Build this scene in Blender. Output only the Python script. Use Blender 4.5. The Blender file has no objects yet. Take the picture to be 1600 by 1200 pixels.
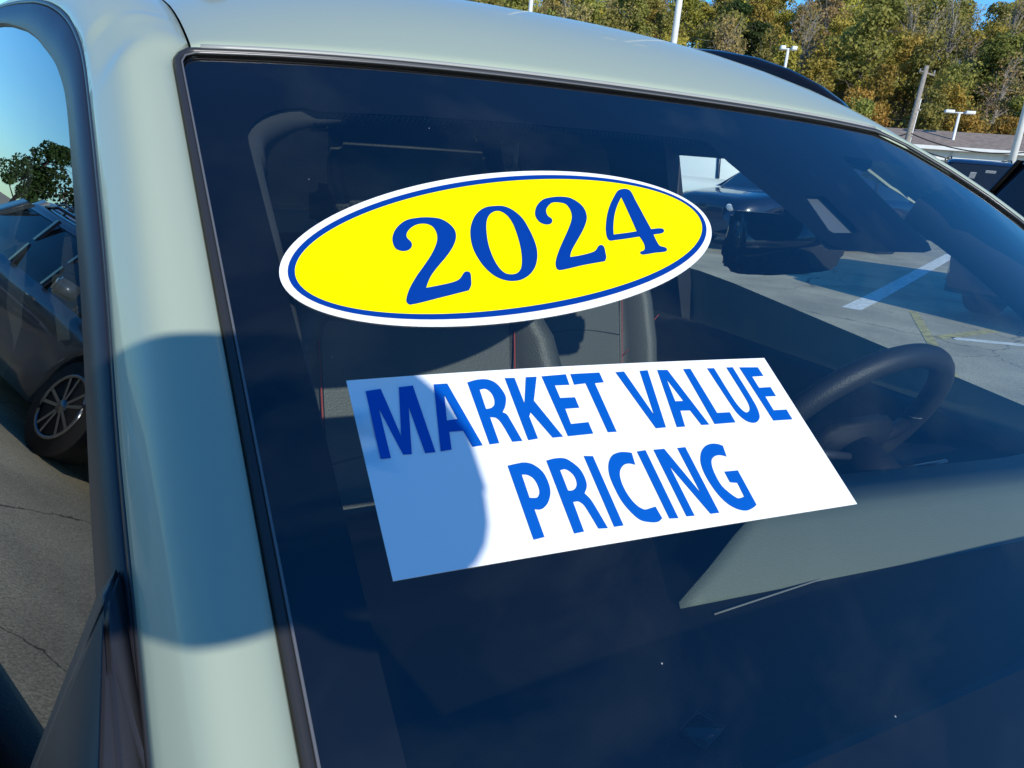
import bpy, bmesh, math, random
import numpy as np
from mathutils import Vector, Matrix
from mathutils.geometry import delaunay_2d_cdt
random.seed(7)
S = bpy.context.scene
C = S.collection
R = math.radians
H = 1.38                                   # height of the lens above the lot
CX = -0.70761                              # lateral position of the lens (car centre is x = 0)

# ---------------------------------------------------------------- camera
FPX, PIT, ROL, YAW = 1163.1, R(17.633), R(4.974), R(29.645)
F = Vector((math.sin(YAW)*math.cos(PIT), math.cos(YAW)*math.cos(PIT), -math.sin(PIT)))
_r = F.cross(Vector((0, 0, 1))).normalized(); _u = _r.cross(F)
RT = _r*math.cos(ROL)+_u*math.sin(ROL); UP = -_r*math.sin(ROL)+_u*math.cos(ROL)
cam = bpy.data.objects.new('camera', bpy.data.cameras.new('camera')); C.objects.link(cam)
m = Matrix((RT, UP, -F)).transposed().to_4x4(); m.translation = Vector((CX, 0, H)); cam.matrix_world = m
cam.data.sensor_fit = 'HORIZONTAL'; cam.data.sensor_width = 36; cam.data.lens = 36*FPX/1600
cam.data.clip_start = 0.02; cam.data.clip_end = 2000
S.camera = cam

# ---------------------------------------------------------------- light
SUN_EL = R(24); SUN_X = -0.06               # sun stands behind the photographer
sv = Vector((SUN_X, -math.sqrt(math.cos(SUN_EL)**2-SUN_X**2), math.sin(SUN_EL)))   # towards the sun
W = bpy.data.worlds.new('World'); S.world = W; W.use_nodes = True
nt = W.node_tree; nt.nodes.clear()
sky = nt.nodes.new('ShaderNodeTexSky'); sky.sky_type = 'NISHITA'; sky.sun_disc = False
sky.sun_elevation = SUN_EL; sky.sun_rotation = math.atan2(sv.x, sv.y)
sky.air_density = 1.0; sky.dust_density = 0.15; sky.ozone_density = 3.5
hs = nt.nodes.new('ShaderNodeHueSaturation'); hs.inputs['Saturation'].default_value = 1.32; hs.inputs['Value'].default_value = 1.0
bg = nt.nodes.new('ShaderNodeBackground'); bg.inputs['Strength'].default_value = 0.15
wo = nt.nodes.new('ShaderNodeOutputWorld')
nt.links.new(sky.outputs[0], hs.inputs['Color']); tm = nt.nodes.new('ShaderNodeMix'); tm.data_type = 'RGBA'; tm.blend_type = 'MULTIPLY'; tm.inputs[0].default_value = 1; tm.inputs[7].default_value = (.64, .95, 1.14, 1)
# thin high cloud drawn out in wisps over the whole sky
ctc = nt.nodes.new('ShaderNodeTexCoord'); cmp_ = nt.nodes.new('ShaderNodeMapping'); cmp_.inputs['Scale'].default_value = (1.2, 3.2, 4.5); cmp_.inputs['Rotation'].default_value = (.3, .2, .7)
cnz = nt.nodes.new('ShaderNodeTexNoise'); cnz.inputs['Scale'].default_value = 1.6; cnz.inputs['Detail'].default_value = 8; cnz.inputs['Roughness'].default_value = .55; cnz.inputs['Distortion'].default_value = .4
cmr = nt.nodes.new('ShaderNodeMapRange'); cmr.inputs[1].default_value = .50; cmr.inputs[2].default_value = .80; cmr.inputs[4].default_value = .16
cmx = nt.nodes.new('ShaderNodeMix'); cmx.data_type = 'RGBA'; cmx.inputs[7].default_value = (7.5, 7.2, 7.0, 1)
nt.links.new(ctc.outputs['Generated'], cmp_.inputs[0]); nt.links.new(cmp_.outputs[0], cnz.inputs['Vector']); nt.links.new(cnz.outputs[0], cmr.inputs[0])
nt.links.new(cmr.outputs[0], cmx.inputs[0]); nt.links.new(hs.outputs[0], cmx.inputs[6]); nt.links.new(cmx.outputs[2], tm.inputs[6]); nt.links.new(tm.outputs[2], bg.inputs[0]); nt.links.new(bg.outputs[0], wo.inputs[0])
sl = bpy.data.lights.new('sun', 'SUN'); sl.energy = 3.9; sl.angle = R(0.53); sl.color = (1.0, 0.95, 0.86)
so = bpy.data.objects.new('sun', sl); C.objects.link(so); so.rotation_euler = sv.to_track_quat('Z', 'Y').to_euler()
S.view_settings.view_transform = 'Standard'; S.view_settings.look = 'None'
S.view_settings.exposure = 0.28; S.view_settings.gamma = 1; S.view_settings.use_curve_mapping = False
S.render.engine = 'CYCLES'
S.cycles.max_bounces = 10; S.cycles.transparent_max_bounces = 16; S.cycles.glossy_bounces = 5

# ---------------------------------------------------------------- materials
def mat(name, col, rough=.5, metal=0, coat=0, coat_rough=.03, noise=0, nscale=20, bump=0, bscale=200, spec=.5, col2=None, detail=6):
    M = bpy.data.materials.new(name); M.use_nodes = True
    t = M.node_tree; b = t.nodes['Principled BSDF']
    b.inputs['Base Color'].default_value = (*col, 1); b.inputs['Roughness'].default_value = rough
    b.inputs['Metallic'].default_value = metal; b.inputs['Coat Weight'].default_value = coat
    b.inputs['Coat Roughness'].default_value = coat_rough; b.inputs['Specular IOR Level'].default_value = spec
    tc = t.nodes.new('ShaderNodeTexCoord')
    if noise or col2:
        n = t.nodes.new('ShaderNodeTexNoise'); n.inputs['Scale'].default_value = nscale; n.inputs['Detail'].default_value = detail
        t.links.new(tc.outputs['Object'], n.inputs['Vector'])
        mx = t.nodes.new('ShaderNodeMix'); mx.data_type = 'RGBA'
        c2 = col2 or tuple(c*(1-noise) for c in col)
        mx.inputs[6].default_value = (*col, 1); mx.inputs[7].default_value = (*c2, 1)
        cr = t.nodes.new('ShaderNodeMapRange'); cr.inputs[1].default_value = .35; cr.inputs[2].default_value = .65
        t.links.new(n.outputs[0], cr.inputs[0]); t.links.new(cr.outputs[0], mx.inputs[0]); t.links.new(mx.outputs[2], b.inputs['Base Color'])
    if bump:
        n2 = t.nodes.new('ShaderNodeTexNoise'); n2.inputs['Scale'].default_value = bscale; n2.inputs['Detail'].default_value = 4
        t.links.new(tc.outputs['Object'], n2.inputs['Vector'])
        bp = t.nodes.new('ShaderNodeBump'); bp.inputs['Strength'].default_value = bump; bp.inputs['Distance'].default_value = .002
        t.links.new(n2.outputs[0], bp.inputs['Height']); t.links.new(bp.outputs[0], b.inputs['Normal'])
    return M
def glass(name, tint, ior=1.6, dark=0, specks=0):
    M = bpy.data.materials.new(name); M.use_nodes = True
    t = M.node_tree; t.nodes.clear(); o = t.nodes.new('ShaderNodeOutputMaterial')
    tr = t.nodes.new('ShaderNodeBsdfTransparent'); tr.inputs[0].default_value = (*tint, 1)
    gl = t.nodes.new('ShaderNodeBsdfGlossy'); gl.inputs['Roughness'].default_value = 0.0; gl.inputs[0].default_value = (1, 1, 1, 1)
    fr = t.nodes.new('ShaderNodeFresnel'); fr.inputs[0].default_value = ior
    geo = t.nodes.new('ShaderNodeNewGeometry')          # both faces of the pane mirror alike
    mx = t.nodes.new('ShaderNodeMixShader')
    iv = t.nodes.new('ShaderNodeMix'); iv.data_type = 'FLOAT'; iv.inputs[2].default_value = ior; iv.inputs[3].default_value = 1/ior
    t.links.new(geo.outputs['Backfacing'], iv.inputs[0]); t.links.new(iv.outputs[0], fr.inputs[0])
    # plain Fresnel but never total inside reflection
    t.links.new(fr.outputs[0], mx.inputs[0])
    fr2 = t.nodes.new('ShaderNodeFresnel'); fr2.inputs[0].default_value = ior
    last = fr.outputs[0]
    t.links.new(last, mx.inputs[0]); t.links.new(tr.outputs[0], mx.inputs[1]); t.links.new(gl.outputs[0], mx.inputs[2])
    out = mx.outputs[0]
    if specks:
        tc = t.nodes.new('ShaderNodeTexCoord'); v = t.nodes.new('ShaderNodeTexVoronoi'); v.inputs['Scale'].default_value = 34
        t.links.new(tc.outputs['Object'], v.inputs['Vector'])
        sc = t.nodes.new('ShaderNodeMath'); sc.operation = 'LESS_THAN'; sc.inputs[1].default_value = .022
        t.links.new(v.outputs['Distance'], sc.inputs[0])
        wn = t.nodes.new('ShaderNodeSeparateColor'); t.links.new(v.outputs['Color'], wn.inputs[0])
        g2 = t.nodes.new('ShaderNodeMath'); g2.operation = 'GREATER_THAN'; g2.inputs[1].default_value = .75; t.links.new(wn.outputs[0], g2.inputs[0])
        mu = t.nodes.new('ShaderNodeMath'); mu.operation = 'MULTIPLY'; t.links.new(sc.outputs[0], mu.inputs[0]); t.links.new(g2.outputs[0], mu.inputs[1])
        # a thin even film of dust plus single specks
        nz = t.nodes.new('ShaderNodeTexNoise'); nz.inputs['Scale'].default_value = 5; nz.inputs['Detail'].default_value = 5
        t.links.new(tc.outputs['Object'], nz.inputs['Vector'])
        fl = t.nodes.new('ShaderNodeMapRange'); fl.inputs[1].default_value = .3; fl.inputs[2].default_value = .75; fl.inputs[3].default_value = .0005; fl.inputs[4].default_value = specks
        t.links.new(nz.outputs[0], fl.inputs[0])
        ad = t.nodes.new('ShaderNodeMath'); ad.operation = 'MAXIMUM'
        m3 = t.nodes.new('ShaderNodeMath'); m3.operation = 'MULTIPLY'; m3.inputs[1].default_value = .5; t.links.new(mu.outputs[0], m3.inputs[0])
        t.links.new(m3.outputs[0], ad.inputs[0]); t.links.new(fl.outputs[0], ad.inputs[1])
        df = t.nodes.new('ShaderNodeBsdfDiffuse'); df.inputs[0].default_value = (.5, .5, .48, 1)
        m4 = t.nodes.new('ShaderNodeMixShader'); t.links.new(ad.outputs[0], m4.inputs[0]); t.links.new(out, m4.inputs[1]); t.links.new(df.outputs[0], m4.inputs[2]); out = m4.outputs[0]
    t.links.new(out, o.inputs[0])
    return M
PAINT = mat('sage_paint', (.35, .405, .31), .44, .0, .38, .03, spec=.3, bump=.02, bscale=1400)
WGLASS = glass('windshield_glass', (.86, .92, .90), 1.78, specks=.004)
SGLASS = glass('side_glass', (.07, .085, .08), 1.9)
CGLASS = glass('cabin_glass', (.90, .95, .93), 1.4)
FRIT = mat('frit', (.003, .003, .004), .6, spec=.1)
RUB = mat('rubber', (.028, .028, .028), .38)
SATIN = mat('satin_black', (.014, .014, .018), .42, bump=.15, bscale=900)
PLAS = mat('black_plastic', (.022, .022, .026), .45, bump=.08, bscale=900)
RGLASS = glass('privacy_glass', (.025, .03, .03), 1.5)
GLOSSB = mat('gloss_black', (.008, .008, .01), .08)
TRIM = mat('grey_trim', (.14, .15, .15), .7)
DASH = mat('dash_plastic', (.006, .0065, .008), .6, bump=.4, bscale=700, spec=.25)
WHEELM = mat('wheel_leather', (.018, .02, .022), .45, bump=.4, bscale=500, spec=.35)
DASH_LIT = mat('sunlit_hood_plastic', (.092, .115, .096), .6, bump=.4, bscale=700)  # paler than the dash: sunlight on the hood put into the colour
LEATH = mat('dark_leatherette', (.055, .06, .056), .5, bump=.5, bscale=350)
LEATH2 = mat('light_leatherette', (.065, .072, .068), .55, bump=.5, bscale=350)
STITCH = mat('red_thread', (.28, .03, .02), .6)
HEADL = mat('headliner', (.05, .053, .056), .9)
CHROME = mat('chrome', (.6, .6, .6), .15, 1)
TYRE = mat('tyre', (.02, .02, .02), .8, bump=.5, bscale=80)
RIM = mat('rim', (.35, .36, .37), .3, .9)
WHITE = mat('sign_white', (.86, .87, .87), .55, spec=.2)
YEL = mat('sign_yellow', (.98, .88, .0), .6, spec=.03)
BLUE = mat('sign_blue', (.0, .040, .27), .55, spec=.15)
LBLUE = mat('letter_blue', (.0, .092, .43), .55, spec=.15)

# ---------------------------------------------------------------- helpers
def link(name, me, m=None, parent=None, smooth=False):
    o = bpy.data.objects.new(name, me); C.objects.link(o)
    if m is not None: me.materials.append(m)
    if smooth: me.polygons.foreach_set('use_smooth', [True]*len(me.polygons))
    if parent is not None: o.parent = parent
    return o
def tag(o, label=None, cat=None, group=None, kind=None):
    if label: o['label'] = label
    if cat: o['category'] = cat
    if group: o['group'] = group
    if kind: o['kind'] = kind
    return o
def empty(name, loc=(0, 0, 0), rz=0):
    o = bpy.data.objects.new(name, None); C.objects.link(o); o.location = loc; o.rotation_euler.z = rz; o.empty_display_size = .2
    return o
def mesh(name, V, Fc):
    me = bpy.data.meshes.new(name); me.from_pydata([tuple(v) for v in V], [], Fc); me.update(); return me
def grid(name, rows, m, parent=None, smooth=True, closed=False, thick=0, off=-1, bevel=0, flip=False):
    """rows: equally long lists of points -> one sheet (optionally given thickness)"""
    n = len(rows[0]); V = [p for r in rows for p in r]; Fc = []
    for i in range(len(rows)-1):
        for j in range(n if closed else n-1):
            a, b = i*n+j, i*n+(j+1) % n
            q = (a, b, b+n, a+n); Fc.append(q[::-1] if flip else q)
    o = link(name, mesh(name, V, Fc), m, parent, smooth)
    if thick:
        s = o.modifiers.new('thickness', 'SOLIDIFY'); s.thickness = thick; s.offset = off
    if bevel:
        s = o.modifiers.new('bevel', 'BEVEL'); s.width = bevel; s.segments = 2; s.limit_method = 'ANGLE'
    return o
def tube(name, pts, r, m, parent=None, seg=8, cyclic=False, flat=1.0, up=None):
    pts = [Vector(p) for p in pts]; n = len(pts); rows = []
    rr = r if isinstance(r, (list, tuple)) else [r]*n
    pu = Vector(up) if up else None
    for i, p in enumerate(pts):
        if cyclic: d = pts[(i+1) % n]-pts[i-1]
        else: d = pts[min(i+1, n-1)]-pts[max(i-1, 0)]
        d.normalize()
        ref = pu if pu is not None else (Vector((0, 0, 1)) if abs(d.z) < .9 else Vector((0, 1, 0)))
        a = d.cross(ref).normalized(); b = a.cross(d)
        rows.append([p+a*math.cos(t)*rr[i]+b*math.sin(t)*rr[i]*flat for t in [k*2*math.pi/seg for k in range(seg)]])
    if cyclic: rows.append(rows[0])
    V = [p for r_ in rows for p in r_]; Fc = []
    for i in range(len(rows)-1):
        for j in range(seg):
            a, b = i*seg+j, i*seg+(j+1) % seg; Fc.append((a, b, b+seg, a+seg))
    if not cyclic: Fc += [tuple(range(seg))[::-1], tuple((len(rows)-1)*seg+k for k in range(seg))]
    return link(name, mesh(name, V, Fc), m, parent, True)
def box(name, c, s, m, parent=None, bevel=0, rot=None, seg=2):
    bm = bmesh.new(); bmesh.ops.create_cube(bm, size=1)
    bmesh.ops.scale(bm, vec=s, verts=bm.verts)
    if bevel: bmesh.ops.bevel(bm, geom=bm.edges[:], offset=bevel, segments=seg, affect='EDGES', profile=.6)
    if rot is not None: bmesh.ops.rotate(bm, cent=(0, 0, 0), matrix=rot, verts=bm.verts)
    bmesh.ops.translate(bm, vec=c, verts=bm.verts)
    me = bpy.data.meshes.new(name); bm.to_mesh(me); bm.free()
    return link(name, me, m, parent, bevel > 0)
def hull(name, pts, m, parent=None, bevel=0, sub=0):
    bm = bmesh.new()
    for p in pts: bm.verts.new(p)
    r = bmesh.ops.convex_hull(bm, input=bm.verts[:])
    dv = [g for g in r['geom_interior'] if isinstance(g, bmesh.types.BMVert)]
    bmesh.ops.delete(bm, geom=dv, context='VERTS')
    bmesh.ops.dissolve_limit(bm, angle_limit=.02, verts=bm.verts[:], edges=bm.edges[:])
    if bevel: bmesh.ops.bevel(bm, geom=bm.edges[:], offset=bevel, segments=3, affect='EDGES', clamp_overlap=True)
    me = bpy.data.meshes.new(name); bm.to_mesh(me); bm.free()
    o = link(name, me, m, parent, False)
    if bevel: me.polygons.foreach_set('use_smooth', [True]*len(me.polygons))
    return o
def smooth_loop(pts, n=5):
    """closed outline through points; third value 1 marks a sharp corner"""
    out = []; N = len(pts)
    for i in range(N):
        p0, p1, p2, p3 = pts[i-1], pts[i], pts[(i+1) % N], pts[(i+2) % N]
        if p1[2] and p2[2]: out.append((p1[0], p1[1])); continue
        a = Vector(p1[:2]); b = Vector(p2[:2]); c0 = Vector(p0[:2]); d0 = Vector(p3[:2])
        L = (b-a).length
        def tan(prev, nxt, l1, l2): return (nxt-prev)/(l1+l2+1e-9)*L
        ta = (b-a) if p1[2] else tan(c0, b, (a-c0).length, L)
        tb = (b-a) if p2[2] else tan(a, d0, L, (d0-b).length)
        for k in range(n):
            t = k/n
            q = (2*t**3-3*t*t+1)*a+(t**3-2*t*t+t)*ta+(-2*t**3+3*t*t)*b+(t**3-t*t)*tb
            out.append((q.x, q.y))
    return out

# windshield surface: x across, v down the slope from the top edge
TH = R(32.302); YT = .88415; ZT = .08233+H; QY = .02053; QZ = .02044
def WS(x, v, off=0.0):
    u2 = (x/.62)**2; w = .5*u2+.5*u2*u2
    p = Vector((x, YT+QY*w-v*math.cos(TH), ZT-QZ*w-v*math.sin(TH)))
    if off:
        dw = x/.62**2+2*x**3/.62**4
        n = Vector((1, QY*dw, -QZ*dw)).cross(Vector((0, math.cos(TH), math.sin(TH)))).normalized()
        p += n*off
    return p
def inside(pt, loop):
    x, y = pt; c = False; j = len(loop)-1
    for i in range(len(loop)):
        xi, yi = loop[i]; xj, yj = loop[j]
        if (yi > y) != (yj > y) and x < (xj-xi)*(y-yi)/(yj-yi)+xi: c = not c
        j = i
    return c
def patch(name, loops, m, parent=None, off=0.0, res=.02, thick=0, smooth=True):
    """flat artwork or glass given as outlines in (x, v), laid on the windshield surface"""
    V = []; E = []
    for lp in loops:
        s = len(V); V += [Vector(p) for p in lp]; E += [(s+i, s+(i+1) % len(lp)) for i in range(len(lp))]
    xs = [p[0] for p in loops[0]]; ys = [p[1] for p in loops[0]]
    nx = int((max(xs)-min(xs))/res); ny = int((max(ys)-min(ys))/res)
    for i in range(1, nx):
        for j in range(1, ny):
            q = (min(xs)+i*res, min(ys)+j*res)
            if sum(inside(q, l) for l in loops) % 2: V.append(Vector(q))
    r = delaunay_2d_cdt(V, E, [], 0, 1e-7)
    fc = []
    for f in r[2]:
        cx = sum(r[0][i].x for i in f)/len(f); cy = sum(r[0][i].y for i in f)/len(f)
        ar = sum(r[0][f[i-1]].x*r[0][f[i]].y-r[0][f[i]].x*r[0][f[i-1]].y for i in range(len(f)))
        if abs(ar) > 1e-10 and sum(inside((cx, cy), l) for l in loops) % 2: fc.append(tuple(f) if ar < 0 else tuple(reversed(f)))
    o = link(name, mesh(name, [WS(p.x, p.y, off) for p in r[0]], fc), m, parent, smooth)
    me = o.data
    if me.polygons and sum(p.normal.z*p.area for p in me.polygons) < 0: me.flip_normals()
    if smooth:
        me.normals_split_custom_set_from_vertices([tuple((WS(p.x, p.y, .01)-WS(p.x, p.y)).normalized()) for p in r[0]])
    if thick:
        s = o.modifiers.new('thickness', 'SOLIDIFY'); s.thickness = thick; s.offset = -1
        s = o.modifiers.new('crisp', 'EDGE_SPLIT'); s.split_angle = R(40)
    return o
def lerp(a, b, t): return a+(b-a)*t
def interp(tab, t):
    """piecewise linear table [(t, value or tuple)]"""
    if t <= tab[0][0]: return tab[0][1]
    for (a, va), (b, vb) in zip(tab, tab[1:]):
        if t <= b:
            k = (t-a)/(b-a)
            return tuple(lerp(x, y, k) for x, y in zip(va, vb)) if isinstance(va, tuple) else lerp(va, vb, k)
    return tab[-1][1]

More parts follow.
